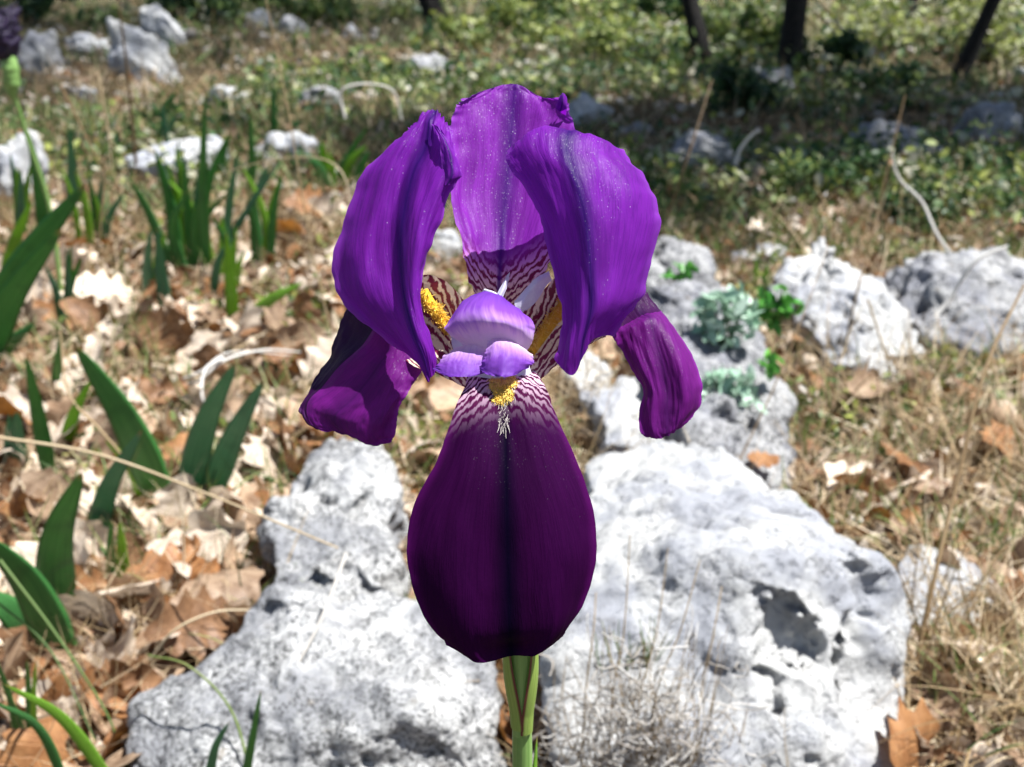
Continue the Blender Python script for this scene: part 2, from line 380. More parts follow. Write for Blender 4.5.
def tube_obj(name, paths, radii, mat, parent=None, sides=6, tints=None):
    V, F, A = tubemesh(paths, radii, sides, tints)
    o = mk(name, V, F, mat, None, None, attr=A)
    if parent is not None: reparent(o, parent)
    return o

stem_top = P(521, 655, -16)
stem_x, stem_y = stem_top[0], stem_top[1]
gz = float(H(stem_x, stem_y))
iris = empty('iris_plant', (stem_x, stem_y, gz))
tag(iris, 'tall purple bearded iris in full bloom in front of the white rocks', 'flower')
bloom = empty('flower_head', tuple(P(505, 385, 0))); bloom.parent = iris; bloom.matrix_parent_inverse = Matrix.Translation(-Vector(iris.location))
# (the bloom is written as parts of the iris: standards, falls, style arm)
bpy.data.objects.remove(bloom)

back = [[(484,308,-14),(492,309,-20),(500,310,-24),(508,309,-20),(518,306,-14)],
 [(474,290,-26),(485,289,-38),(499,290,-46),(518,288,-38),(538,282,-26)],
 [(467,268,-38),(480,266,-54),(500,268,-60),(524,266,-54),(550,258,-38)],
 [(460,235,-50),(478,236,-66),(502,238,-74),(530,235,-66),(560,230,-50)],
 [(449,195,-64),(472,198,-78),(505,200,-84),(538,198,-78),(568,198,-66)],
 [(452,160,-74),(478,160,-86),(509,160,-92),(542,160,-86),(574,160,-76)],
 [(450,128,-80),(479,124,-92),(512,122,-98),(545,124,-92),(575,130,-82)],
 [(455,108,-84),(483,104,-98),(514,99,-102),(546,104,-96),(570,114,-84)],
 [(462,100,-86),(486,90,-100),(515,84,-106),(542,97,-98),(565,97,-84)]]
petal('standard', back, M['standard_back'], iris, seed=1.3, ripple=1.3, edge=2.3, freq=12)[0]['label'] = 'upright back petal with striped base'
left = [[(424,370,16),(427,377,22),(429,382,26),(432,378,26),(435,373,22),(437,368,14)],
 [(398,346,2),(409,352,18),(419,356,32),(426,354,36),(431,350,30),(432,346,18)],
 [(364,322,-12),(386,324,10),(405,324,30),(415,322,40),(421,320,34),(424,318,20)],
 [(338,293,-18),(366,292,6),(395,289,20),(408,287,38),(417,288,38),(421,289,22)],
 [(334,256,-20),(362,252,6),(391,248,12),(408,250,34),(420,253,38),(426,254,22)],
 [(346,213,-16),(371,209,8),(395,206,10),(414,210,28),(430,216,36),(441,218,22)],
 [(362,175,-12),(384,170,8),(405,167,8),(424,172,22),(442,184,34),(455,185,20)],
 [(382,149,-10),(400,143,6),(417,141,6),(434,149,18),(449,165,32),(460,173,22)],
 [(400,134,-10),(412,128,0),(424,122,2),(434,126,12),(446,140,24),(455,153,16)],
 [(410,127,-20),(420,117,-16),(431,110,-12),(440,113,-6),(447,122,0),(451,131,2)]]
petal('standard', left, M['standard'], iris, seed=3.1, ripple=1.7, edge=2.3, freq=12)[0]['label'] = 'left arching petal with a folded rim'
flap = [[(432,124,14),(437,126,20),(442,130,24)],[(438,136,26),(446,143,32),(453,150,26)],
 [(441,152,30),(451,160,36),(460,168,28)],[(442,172,30),(452,175,38),(462,176,30)],[(441,186,30),(447,185,36),(454,184,32)]]
petal('folded_rim', flap, M['standard'], iris, nr=40, nc=24, seed=9, ripple=.5, edge=.8)
right = [[(555,359,30),(562,369,38),(573,375,42),(582,363,42),(590,343,34),(600,337,22),(612,334,2)],
 [(558,341,32),(565,347,42),(574,350,48),(584,340,50),(593,326,44),(611,324,26),(630,317,2)],
 [(562,313,30),(569,313,42),(579,314,50),(591,310,56),(603,304,50),(622,302,32),(645,294,4)],
 [(557,286,28),(566,284,40),(578,283,49),(591,280,58),(606,275,50),(630,272,34),(650,268,4)],
 [(546,242,26),(558,242,38),(572,242,48),(588,240,60),(606,235,52),(635,231,36),(659,227,2)],
 [(535,209,24),(549,210,36),(565,207,48),(582,203,58),(602,200,50),(632,197,36),(657,204,0)],
 [(520,183,22),(537,180,34),(555,175,45),(573,172,52),(597,170,46),(622,170,30),(646,179,-2)],
 [(507,163,18),(525,155,30),(546,150,38),(566,149,42),(590,152,36),(612,155,22),(631,163,-6)],
 [(507,152,12),(523,138,20),(546,127,22),(570,130,24),(590,136,18),(608,143,8),(621,152,-10)],
 [(516,150,-4),(529,141,-10),(549,132,-14),(574,136,-16),(590,141,-16),(603,148,-16),(612,155,-18)]]
petal('standard', right, M['standard'], iris, seed=5.7, ripple=1.5, edge=2.0, freq=12)[0]['label'] = 'right arching petal with a dark groove'
# small curled tip of the back petal
nub = [[(556,108,-80),(560,112,-84),(566,116,-86)],[(558,101,-74),(562,104,-70),(567,107,-76)],[(560,96,-74),(563,93,-70),(567,97,-76)],[(562,98,-80),(564,97,-78),(566,99,-82)]]
petal('petal_tip', nub, M['standard'], iris, nr=24, nc=20, seed=2, ripple=.3, edge=.4)
front = [[(468,372,4),(485,369,-4),(503,367,-8),(518,369,-4),(535,371,4)],
 [(464,386,32),(484,381,32),(503,381,34),(524,380,40),(544,384,44)],
 [(457,402,50),(481,398,50),(503,398,52),(527,393,58),(550,397,48)],
 [(449,428,60),(476,427,68),(505,428,66),(534,425,70),(558,419,52)],
 [(436,464,66),(468,468,78),(506,470,78),(545,468,76),(577,461,58)],
 [(414,505,66),(459,510,80),(507,512,80),(555,510,77),(592,503,56)],
 [(407,546,64),(456,552,80),(508,555,76),(559,552,76),(597,544,52)],
 [(412,586,60),(459,595,76),(509,598,70),(558,592,70),(591,582,46)],
 [(424,617,54),(464,630,68),(510,634,60),(556,625,62),(576,614,42)],
 [(440,637,47),(472,653,56),(511,646,40),(545,648,52),(566,632,38)],
 [(455,649,42),(480,663,50),(511,656,38),(534,655,46),(556,640,34)]]
fo, fgrid = petal('fall', front, M['fall'], iris, nr=150, nc=150, seed=8.2, ripple=.8, edge=1.2)
fo['label'] = 'broad dark front petal hanging down with a yellow beard'
lf = [[(350,304,-74),(378,322,-34),(396,336,-26),(410,348,-24),(426,362,-20)],
 [(341,325,-76),(362,345,-36),(385,356,-22),(403,364,-18),(421,372,-18)],
 [(331,350,-74),(343,364,-38),(370,378,-20),(394,382,-12),(412,386,-16)],
 [(318,374,-66),(324,385,-42),(352,400,-18),(382,402,-8),(402,402,-14)],
 [(306,396,-54),(308,403,-42),(335,416,-20),(370,422,-8),(398,418,-14)],
 [(299,408,-46),(310,422,-36),(338,430,-24),(366,440,-14),(395,434,-16)],
 [(303,416,-44),(318,430,-34),(344,433,-26),(370,446,-18),(391,442,-18)]]
petal('fall', lf, M['side_fall'], iris, seed=11.3, ripple=1.4, edge=1.8, fl=lambda u, v: u < -.52)[0]['label'] = 'left side petal hanging behind the bloom'
rf = [[(608,330,-34),(620,318,-44),(634,303,-52),(642,294,-58),(646,292,-66)],
 [(612,336,-30),(628,324,-32),(643,315,-38),(654,309,-52),(656,304,-64)],
 [(616,342,-28),(632,328,-20),(650,319,-20),(664,319,-34),(666,317,-52)],
 [(622,350,-26),(637,345,-14),(655,340,-14),(673,338,-16),(685,343,-40)],
 [(632,368,-24),(645,368,-10),(663,366,-10),(682,364,-8),(696,364,-34)],
 [(642,390,-22),(652,392,-10),(667,392,-11),(686,390,-6),(703,386,-28)],
 [(639,412,-22),(650,414,-12),(667,414,-12),(685,411,-9),(701,406,-26)],
 [(640,430,-20),(652,434,-14),(667,430,-13),(680,424,-14),(692,417,-24)],
 [(646,437,-20),(656,439,-18),(667,436,-16),(676,430,-18),(685,424,-22)]]
petal('fall', rf, M['side_fall'], iris, seed=14.9, ripple=1.1, edge=1.2, fl=lambda u, v: v < .13+.06*u)[0]['label'] = 'right side petal hanging behind the bloom'
hl = [[(466,303,2),(459,325,-12),(460,350,-8),(466,372,8),(470,390,16)],
 [(453,288,-8),(447,308,-22),(446,335,-20),(449,362,-4),(454,382,8)],
 [(438,277,-18),(430,300,-32),(428,330,-30),(431,356,-16),(436,374,-2)],
 [(422,275,-30),(413,300,-42),(408,325,-42),(408,350,-28),(414,366,-12)],
 [(404,284,-44),(394,305,-54),(388,325,-54),(388,342,-44),(398,354,-30)]]
o_hl, g_hl = petal('haft', hl, M['haft'], iris, nr=60, nc=60, seed=21, ripple=.6, edge=.8)
hr = [[(522,312,2),(527,330,-12),(527,352,-8),(526,370,8),(527,388,16)],
 [(537,298,-8),(542,320,-22),(540,345,-20),(539,364,-4),(540,380,8)],
 [(549,283,-18),(556,308,-32),(556,334,-30),(555,354,-16),(556,366,0)],
 [(562,274,-30),(572,300,-42),(578,325,-42),(580,345,-28),(572,358,-12)],
 [(580,282,-44),(592,305,-54),(602,325,-54),(606,336,-40),(598,338,-20)]]
o_hr, g_hr = petal('haft', hr, M['haft'], iris, nr=60, nc=60, seed=25, ripple=.6, edge=.8)
# throat of the flower under the crests
th = [[(452,318,0),(476,318,8),(490,318,10),(508,320,8),(524,326,0)],
      [(452,345,10),(474,345,24),(495,345,28),(513,347,24),(526,350,10)],
      [(462,366,14),(482,364,26),(503,364,30),(518,365,26),(530,368,14)],
      [(470,377,12),(486,377,26),(503,377,30),(518,377,26),(532,377,14)],
      [(474,386,6),(488,388,20),(503,389,26),(516,388,20),(528,386,8)]]
petal('throat', th, M['style'], iris, nr=30, nc=40, seed=31, ripple=.3, edge=.3)
# style arms with crests
dome = [[(471,296,6),(481,292,4),(491,291,4),(503,297,6),(513,305,8)],
 [(457,308,20),(470,300,24),(487,297,26),(508,305,24),(525,314,20)],
 [(446,324,26),(462,314,38),(484,308,46),(511,316,42),(534,325,28)],
 [(447,331,26),(466,325,42),(488,321,52),(514,326,46),(534,334,28)],
 [(455,340,22),(472,336,34),(491,334,40),(514,338,36),(531,346,24)],
 [(466,348,20),(478,346,28),(493,345,32),(512,348,30),(524,354,22)],
 [(474,362,18),(484,360,24),(497,359,28),(510,360,26),(518,364,20)]]
petal('style_arm', dome, M['crest'], iris, nr=80, nc=80, seed=41, ripple=.5, edge=1.6, freq=5)[0]['label'] = 'pale violet crest over the front petal'
c1 = [[(490,352,30),(478,346,32),(468,345,30),(458,347,26),(450,351,20)],
 [(489,358,34),(476,355,38),(464,354,37),(452,356,34),(442,359,26)],
 [(488,366,38),(474,366,44),(461,364,45),(448,364,42),(437,365,32)],
 [(486,373,38),(473,376,50),(460,377,54),(446,376,48),(433,369,34)]]
petal('crest', c1, M['crest_lower'], iris, nr=50, nc=60, seed=45, ripple=.5, edge=1.6, freq=7)
c2 = [[(488,340,34),(494,336,34),(504,337,34),(518,344,32),(532,354,26)],
 [(486,350,40),(494,347,45),(506,346,46),(521,352,42),(534,359,30)],
 [(483,361,43),(491,361,52),(505,359,56),(520,361,49),(533,364,34)],
 [(479,370,42),(489,375,54),(504,377,62),(518,374,52),(529,367,36)]]
petal('crest', c2, M['crest_lower'], iris, nr=50, nc=60, seed=47.5, ripple=.5, edge=1.6, freq=7)
sl = [[(524,312,0),(517,310,6),(514,302,2)],[(536,302,-2),(527,295,8),(524,290,2)],[(546,287,-10),(539,280,0),(536,278,-6)],[(552,280,-16),(550,275,-8),(549,271,-12)]]
petal('style_arm', sl, M['style'], iris, nr=30, nc=16, seed=51, ripple=.3, edge=.3)[0]['label'] = 'white edge of the right style arm'
sl2 = [[(494,300,6),(499,299,8),(503,297,4)],[(499,290,2),(503,289,6),(507,287,0)],[(507,275,-6),(508,274,-4),(510,272,-8)]]
petal('style_arm', sl2, M['style'], iris, nr=20, nc=12, seed=53, ripple=.1, edge=.1)
sl3 = [[(500,304,8),(503,299,8),(507,302,4)],[(490,297,6),(493,292,8),(497,293,2)],[(482,292,2),(484,289,4),(486,289,0)]]
petal('style_arm', sl3, M['style'], iris, nr=20, nc=12, seed=55, ripple=.1, edge=.1)

# beards
def hair(base, dirv, ln, r):
    d = np.asarray(dirv)/np.linalg.norm(dirv); t = np.linspace(0, 1, 5)[:, None]
    bend = RNG.normal(size=3)*.25*ln
    return base + d*ln*t + bend*t**2, r*np.array([1, .95, .85, .8, .5])
def beard(name, pts, parent, col, n, ln, spread, rad=.00012, toward=(0, -1, .25)):
    paths, rr = [], []
    for k in range(n):
        p = pts[RNG.integers(len(pts))] + RNG.normal(size=3)*spread*.0002
        d = np.array(toward) + RNG.normal(size=3)*.3
        a, b = hair(p, d, ln*RNG.uniform(.6, 1.2), rad); paths.append(a); rr.append(b)
    return tube_obj(name, paths, rr, col, parent, 4)
ys = fgrid[:, :, :]
def patch(g, v0, v1, u0, u1):
    nr, nc = g.shape[:2]; return g[int(v0*nr):max(int(v1*nr), int(v0*nr)+1), int(u0*nc):int(u1*nc)].reshape(-1, 3)
beard('beard', np.concatenate([patch(fgrid, .06, .15, .34, .66), patch(fgrid, .14, .215, .40, .60)]), iris, M['beard'], 2600, .0012, 1, .00007, toward=(0, -.7, -.35))['label'] = 'bushy yellow beard of the front petal'
beard('beard', np.concatenate([patch(fgrid, .15, .22, .38, .62), patch(fgrid, .2, .31, .45, .55)]), iris, M['beard_white'], 520, .0016, 1, .00005, toward=(0, -.35, -1.1))['label'] = 'white tip of the front beard'
def ridge(pxs):
    pts = cr([P(*q) for q in pxs], 60); return pts
for side, line in ((-1, [(422,292,-24),(432,308,-22),(440,318,-18),(449,332,-12)]), (1, [(568,302,-30),(556,316,-22),(543,334,-14),(530,352,-4)])):
    rp = ridge(line)
    tube = tube_obj('beard_ridge', [rp], [np.linspace(.0015, .0012, 60)], M['beard_root'], iris, 10)
    b = beard('beard', rp + RNG.normal(size=rp.shape)*.0005, iris, M['beard'], 1100, .0011, 2.0, .0001, toward=(-side*.5, -.6, .5))
    b['label'] = 'yellow beard of the %s side petal' % ('left' if side < 0 else 'right')

# stem, ovary and spathe
sp = []
for k in range(40):
    z = stem_top[2]+.006 - (stem_top[2]+.006-gz)*k/39
    sp.append((stem_x + .0012*math.sin((stem_top[2]-z)*12), stem_y + .002*math.sin(z*9), z))
sp = np.array(sp); tube_obj('stem', [sp], [np.interp(np.arange(40), [0, 4, 39], [.0019, .0023, .0034])], M['stem'], iris, 14)
sd = np.array([0, 0, -1.0])
def spathe(name, zt, zb, w0, ang, lab=None):
    nr, nc = 50, 24; V = []
    for i in range(nr):
        v = i/(nr-1); z = zt+(zb-zt)*v; hw = w0*(.80+.20*math.sin(PI*min(1, v*1.1+.12)))*(1-.24*v**2)
        cx = stem_x + .0012*math.sin((stem_top[2]-z)*12); half = PI*(.27+.27*min(1, v/.95))
        for j in range(nc):
            a = ang + (j/(nc-1)*2-1)*half
            V.append((cx+hw*math.sin(a), stem_y-hw*math.cos(a)*.85, z))
    uv = [(j/(nc-1), i/(nr-1)) for i in range(nr) for j in range(nc)]
    o = mk(name, V, gridfaces(nr, nc), M['spathe'], None, uv); reparent(o, iris); return o
zt = P(521, 648, -16)[2]; zb = P(521, 748, -16)[2]
spathe('spathe', zt+.004, zb, .0042, -PI/2); spathe('spathe', zt+.004, zb-.0012, .0040, PI/2)
ov = np.array([(stem_x, stem_y, z) for z in np.linspace(zt+.006, zb-.002, 24)]); tube_obj('ovary', [ov], [np.interp(np.linspace(0, 1, 24), [0, .3, 1], [.0027, .0028, .0019])], M['stem'], iris, 18)

_p = [np.array([stem_x+.006, stem_y+.004, gz]), P(534, 860, -20), P(534, 790, -19), P(537, 736, -18)]
BL = _p
def sub(o, par):
    o.parent = par; o.matrix_parent_inverse = Matrix.Identity(4)
_k = {o['label']: o for o in iris.children if 'label' in o}; _f = _k['broad dark front petal hanging down with a yellow beard']
_l = _k['left side petal hanging behind the bloom']; _r = _k['right side petal hanging behind the bloom']
for o in list(iris.children):
    n_ = o.name.split('.')[0]; lab = o.get('label', '')
    if n_ == 'beard': sub(o, _l if 'left' in lab else _r if 'right' in lab else _f)
    elif n_ == 'beard_ridge' or n_ == 'haft':
        sub(o, _l if np.mean([v.co.x for v in o.data.vertices]) < 0 else _r)
    elif n_ == 'folded_rim': sub(o, _k['left arching petal with a folded rim'])
    elif n_ == 'petal_tip': sub(o, _k['upright back petal with striped base'])
    elif n_ == 'crest': sub(o, _k['pale violet crest over the front petal'])

# ------------------------------------------------------------------ iris leaves (thick sword blades)
def blade_mesh(path, width, mat, name='leaf', thick=.0011, twist=0.0, n=36, prof=None):
    p = cr(path, n); tg = np.gradient(p, axis=0); tg /= np.linalg.norm(tg, axis=1)[:, None]
    view = p - CAM; view /= np.linalg.norm(view, axis=1)[:, None]
    s = np.cross(tg, view); s /= np.linalg.norm(s, axis=1)[:, None]; f = np.cross(s, tg)
    tw = np.linspace(twist*.4, twist, n)[:, None]
    a = s*np.cos(tw)+f*np.sin(tw); b = np.cross(a, tg)
    t = np.linspace(0, 1, n); w = width*.5*np.minimum(1, (1-t)**.62*1.25)*(.75+.25*np.minimum(1, t*3)); w[-1] = 0.00005
    us = np.array([-1, -.7, -.3, 0, .3, .7, 1, .7, .3, 0, -.3, -.7]); th = np.array([0, .5, .9, 1, .9, .5, 0, -.5, -.9, -1, -.9, -.5])*.5
    ring = p[:, None] + a[:, None]*(us[None, :, None]*w[:, None, None]) + b[:, None]*(th[None, :, None]*thick*np.minimum(1, w/width*2.2)[:, None, None])
    k = len(us); i, j = np.meshgrid(np.arange(n-1), np.arange(k), indexing='ij'); i = i.ravel(); j = j.ravel(); j2 = (j+1) % k
    F = np.stack([i*k+j, i*k+j2, (i+1)*k+j2, (i+1)*k+j], 1)
    uv = np.stack([np.tile((us+1)/2, n), np.repeat(t, k)], 1)
    return mk(name, ring.reshape(-1, 3), F, mat, None, uv)
_o = blade_mesh(BL, .0022, M['blade_bright'], twist=.2); reparent(_o, iris)
def clump(label, leaves, cat='plant', group=None, name='iris_leaf_fan'):
    root = None
    for (pts, w, m, tw) in leaves:
        g = G(*pts[0]) if pts[0][1] < 790 else L(pts[0][0], pts[0][1], .50)
        Y = g[1]
        path = [L(x, y, Y + dy) for (x, y), dy in zip(pts, np.linspace(0, -.05*(abs(pts[0][1]-pts[-1][1])/130), len(pts)))]
        path[0] = path[0] - np.array([0, 0, .008])
        sc = w*Y/FPX*1.06
        o = blade_mesh(path, sc, M[m], twist=tw)
        if root is None:
            root = empty(name, tuple(path[0])); tag(root, label, cat, group)
        reparent(o, root)
    return root
B, D, Y_ = 'blade_blue', 'blade_dark', 'blade_bright'
GI = 'iris leaf fans growing among the fallen leaves'
clump('broad dark green sword leaf rising from dry leaves, widest at the left', [([(166,505),(128,425),(75,345)], 38, D, .3), ([(150,510),(133,470),(105,440)], 16, Y_, .2)], group=GI)
clump('pair of blue green sword leaves leaning right beside the white curled leaf', [([(183,500),(205,425),(236,362)], 30, B, -.2), ([(205,500),(232,440),(264,380)], 28, B, .3)], group=GI)
clump('narrow leaves at the far left, one dark and one light green', [([(52,485),(38,415),(26,355)], 18, D, .3), ([(64,455),(72,420),(92,378)], 16, Y_, .1)], group=GI)
clump('two dark leaves standing behind the pale curled oak leaf at lower left', [([(58,625),(56,545),(82,472)], 42, D, .1), ([(92,545),(108,490),(142,430)], 25, B, .2)], group=GI)
clump('wide dark leaves cut by the left edge near the bottom', [([(70,665),(32,590),(-15,535)], 44, D, .3), ([(46,660),(15,615),(-30,590)], 40, D, -.2)], group=GI)
clump('bright green leaf lying low at the bottom left corner', [([(122,790),(66,722),(4,684)], 15, Y_, .2), ([(70,790),(40,730),(-10,700)], 12, D, .2)], group=GI)
clump('large glowing dark green leaves at the left edge, highest group there', [([(-25,345),(25,262),(86,183)], 34, D, .2), ([(-22,370),(10,300),(62,228)], 32, D, -.1), ([(3,290),(14,245),(32,200)], 15, Y_, .1), ([(-6,360),(8,345),(36,322)], 18, D, .2), ([(48,250),(40,190),(28,130)], 16, D, .4)], group=GI)
clump('small upright leaves between the left edge and the tall straw', [([(70,225),(72,170),(68,125)], 11, B, .3), ([(52,395),(58,360),(62,330)], 10, D, .2)], group=GI)
clump('tall many leaved clump behind the litter, left of the bloom', [([(206,275),(203,185),(205,92)], 11, D, .1), ([(192,272),(187,205),(183,152)], 10, D, .3), ([(182,268),(168,195),(154,148)], 12, D, .1),
   ([(214,272),(232,235),(285,152)], 9, B, .2), ([(176,275),(150,215),(128,176)], 10, D, .2), ([(222,275),(228,215),(238,150)], 10, B, .1), ([(198,275),(196,225),(206,178)], 12, D, .1), ([(187,275),(172,230),(188,190)], 12, D, .3)], group=GI)
clump('bluish pale leaves in front of the tall clump', [([(168,322),(161,272),(157,228)], 14, B, .1), ([(212,300),(218,262),(236,235)], 9, B, .1)], group=GI)
clump('bright yellow green young leaves in front of the tall clump', [([(234,328),(230,280),(226,232)], 13, Y_, .1), ([(240,332),(264,305),(304,282)], 15, Y_, .2)], group=GI)
clump('row of thin leaves behind the tall clump, near the pale flat stone', [([(250,205),(252,160),(249,108)], 9, D, .1), ([(273,148),(274,115),(272,80)], 8, D, .1), ([(214,185),(220,160),(230,134)], 13, D, .2), ([(246,215),(262,180),(270,165)], 8, B, .2)], group=GI)
clump('short green leaves touching the bloom on its left', [([(330,182),(324,160),(322,140)], 9, Y_, .2), ([(348,186),(342,170),(352,150)], 12, D, .2), ([(352,190),(362,165),(370,150)], 10, D, .2), ([(334,185),(318,170),(310,152)], 9, D, .2)], group=GI)
clump('narrow green blades at the bottom in front of the left boulder', [([(205,792),(214,752),(229,722)], 12, B, .2), ([(238,800),(252,740),(261,690)], 11, D, .3)], group=GI)
clump('low dark leaves between the two standing stones, upper left', [([(160,120),(168,105),(176,92)], 10, D, .2), ([(185,135),(180,115),(170,100)], 9, D, .2), ([(150,130),(158,118),(150,100)], 8, D, .2)], group=GI)

def auto_clump(px, py, n, h, wpx, label, mats=(D, D, B, Y_), sp=26):
    ls = []
    for k in range(n):
        x = px + random.gauss(0, sp*.3); hh = h*random.uniform(.55, 1.1); dx = random.gauss(0, sp)*.8
        ls.append(([(x, py+random.uniform(-6, 6)), (x+dx*.35, py-hh*.55), (x+dx, py-hh)], wpx*random.uniform(.7, 1.2), random.choice(mats), random.uniform(-.4, .4)))
    clump(label, ls, group=GI)
auto_clump(98, 250, 6, 95, 9, 'loose clump between the wilted iris and the tall leaf clump')
auto_clump(22, 250, 5, 90, 10, 'thin leaves right beneath the wilted iris at the left edge', sp=18)
auto_clump(152, 300, 4, 70, 9, 'few narrow leaves just left of the bluish pale leaves', sp=18)
auto_clump(262, 262, 6, 105, 9, 'slender clump between tall leaf clump and the orange leaves', (D, B, B, Y_), sp=22)
auto_clump(20, 470, 4, 70, 12, 'short leaves at the left edge above the long straw', sp=16)
auto_clump(118, 585, 3, 60, 12, 'short green leaves among pale curled oak leaves', (D, Y_), sp=16)
auto_clump(335, 185, 5, 55, 8, 'short tuft of leaves behind those touching the bloom', (D, Y_), sp=22)
auto_clump(165, 150, 5, 50, 7, 'small leaf tuft under the slanted standing stone', (D, B), sp=18)
auto_clump(195, 262, 9, 125, 9, 'dense back half of the tall clump, thinnest leaves', (D, D, B, Y_), sp=34)
auto_clump(230, 290, 5, 70, 9, 'low leaves filling the front of the slender clump', (Y_, D), sp=26)
auto_clump(60, 330, 5, 80, 10, 'small leaf group behind the large glowing leaves', (Y_, D, B), sp=24)
auto_clump(40, 620, 4, 90, 13, 'overlapping leaves behind the wide dark leaves', (D, Y_), sp=30)
auto_clump(760, 300, 4, 40, 6, 'short green blades between tall pale rock and pitted rock', (Y_, D), sp=14)
auto_clump(30, 760, 4, 110, 9, 'thin leaves in the bottom left corner', (D, Y_, D), sp=30)

# wilted iris, upper left
w0 = L(60, 230, .95); wr = empty('wilted_iris', tuple(G(62, 300))); wr.location.z = float(H(wr.location.x, wr.location.y))
tag(wr, 'wilted iris with shrivelled dark violet bloom at the upper left corner', 'flower')
wy = wr.location.y; 
stemp = cr([np.array(wr.location), L(50, 210, wy), L(28, 140, wy-.01), L(12, 88, wy-.02)], 30)
tube_obj('stem', [stemp], [np.linspace(.0028, .0022, 30)], M['stem'], wr, 8)
def lathe_obj(name, path, rad, mat, parent, sides=20, wob=0.0, seed=0):
    V, F, A = tubemesh([path], [rad], sides)
    if wob: V = V + fbm(V*160+seed, 3)[:, None]*wob*RNG.uniform(.9, 1.1, (len(V), 1))*np.array([1, 1, .5])
    o = mk(name, V, F, mat, None); reparent(o, parent); return o
lathe_obj('spathe', cr([L(14, 100, wy-.02), L(11, 75, wy-.02), L(9, 55, wy-.02)], 24), np.interp(np.linspace(0, 1, 24), [0, .3, .7, 1], [.002, .0085, .009, .006]), M['stem'], wr, 16, .003, 1)
for k in range(4):
    a = [L(9, 62, wy-.02), L(8+random.uniform(-12, 8), 34, wy-.02+random.uniform(-.008, .008)), L(6+random.uniform(-10, 12), 2+random.uniform(-6, 12), wy-.02)]
    lathe_obj('wilted_petal', cr(a, 30), np.interp(np.linspace(0, 1, 30), [0, .3, .75, 1], [.004, .010, .009, .001]), M['wilted'], wr, 20, .010, 5+k*3)

# ------------------------------------------------------------------ rocks
def hull_rock(name, hulls, mat, label, voxel=.0026, amp=.006, rug=.0024, dents=(), seed=0, drop=.05, group=None, cat='rock', smooth=3, fq=1.0):
    bm = bmesh.new()
    for pts in hulls:
        vs = []
        for p in pts:
            vs.append(bm.verts.new(p)); vs.append(bm.verts.new((p[0], p[1]*1.0, min(p[2]-.01, -drop))))
        r = bmesh.ops.convex_hull(bm, input=vs)
        bmesh.ops.delete(bm, geom=list({g for g in r['geom_interior']+r['geom_unused'] if isinstance(g, bmesh.types.BMVert)}), context='VERTS')
    me = bpy.data.meshes.new('tmp'); bm.to_mesh(me); bm.free()
    o = bpy.data.objects.new('tmp', me); COL.objects.link(o)
    md = o.modifiers.new('r', 'REMESH'); md.mode = 'VOXEL'; md.voxel_size = voxel
    sm = o.modifiers.new('s', 'SMOOTH'); sm.factor = .5; sm.iterations = smooth*4
    dg = bpy.context.evaluated_depsgraph_get(); me2 = bpy.data.meshes.new_from_object(o.evaluated_get(dg))
    bpy.data.objects.remove(o)
    n = len(me2.vertices); co = np.empty(n*3, np.float32); me2.vertices.foreach_get('co', co); co = co.reshape(-1, 3).astype(float)
    for k in range(3):
        nr = np.empty(n*3, np.float32); me2.vertices.foreach_get('normal', nr); nr = nr.reshape(-1, 3).astype(float)
        if k == 0:
            q = co*fq
            co = co + nr*(amp*(fbm(q*15+seed, 3)*2.0 + ridged(q*10+seed+3, 2)*1.3 - .55))[:, None]
        elif k == 1:
            q = co*fq
            co = co + nr*(rug*1.5*ridged(q*38+seed, 4) - rug)[:, None]
            for (c, rad, dep, di) in dents:
                dd = np.linalg.norm((co-np.array(c))*np.array([1, 1, 1]), axis=1)/(rad*(1+1.3*fbm(co*48+seed, 3)))
                co = co + (np.array(di)*dep)[None]*np.clip(1-dd**2.2, 0, 1)[:, None]**.8
        else:
            q = co*fq
            pits = np.clip(fbm(q*70+seed+5, 3)-.18, 0, 1)
            co = co + nr*(rug*.5*fbm(q*130+seed, 3) - rug*2.4*pits - rug*26*np.clip(ridged(q*19+seed+8, 2)-.60, 0, .09)*np.clip(fbm(q*7+seed, 2)*6+.6, 0, 1))[:, None]
        me2.vertices.foreach_set('co', co.astype(np.float32).ravel()); me2.update()
    me2.polygons.foreach_set('use_smooth', np.ones(len(me2.polygons), bool))
    c = co.mean(0); c[2] = 0
    me2.transform(Matrix.Translation(-Vector(c))); me2.materials.clear(); me2.materials.append(mat); me2.name = name
    ob = bpy.data.objects.new(name, me2); COL.objects.link(ob); ob.location = c
    return tag(ob, label, cat, group)
fwd = (0, .75, -.35)
R1 = [[L(*q) for q in [(585,470,.78),(610,448,.80),(660,432,.81),(722,442,.78),(788,490,.72),(850,540,.665),(893,562,.625),(640,520,.63),(720,545,.59),(800,560,.57),(590,560,.60),(560,800,.50),(700,820,.48),(820,830,.485),(560,680,.545)]],
      [L(*q) for q in [(820,560,.58),(870,552,.60),(902,590,.60),(909,640,.575),(905,720,.545),(893,800,.52),(835,800,.50),(830,640,.55)]]]
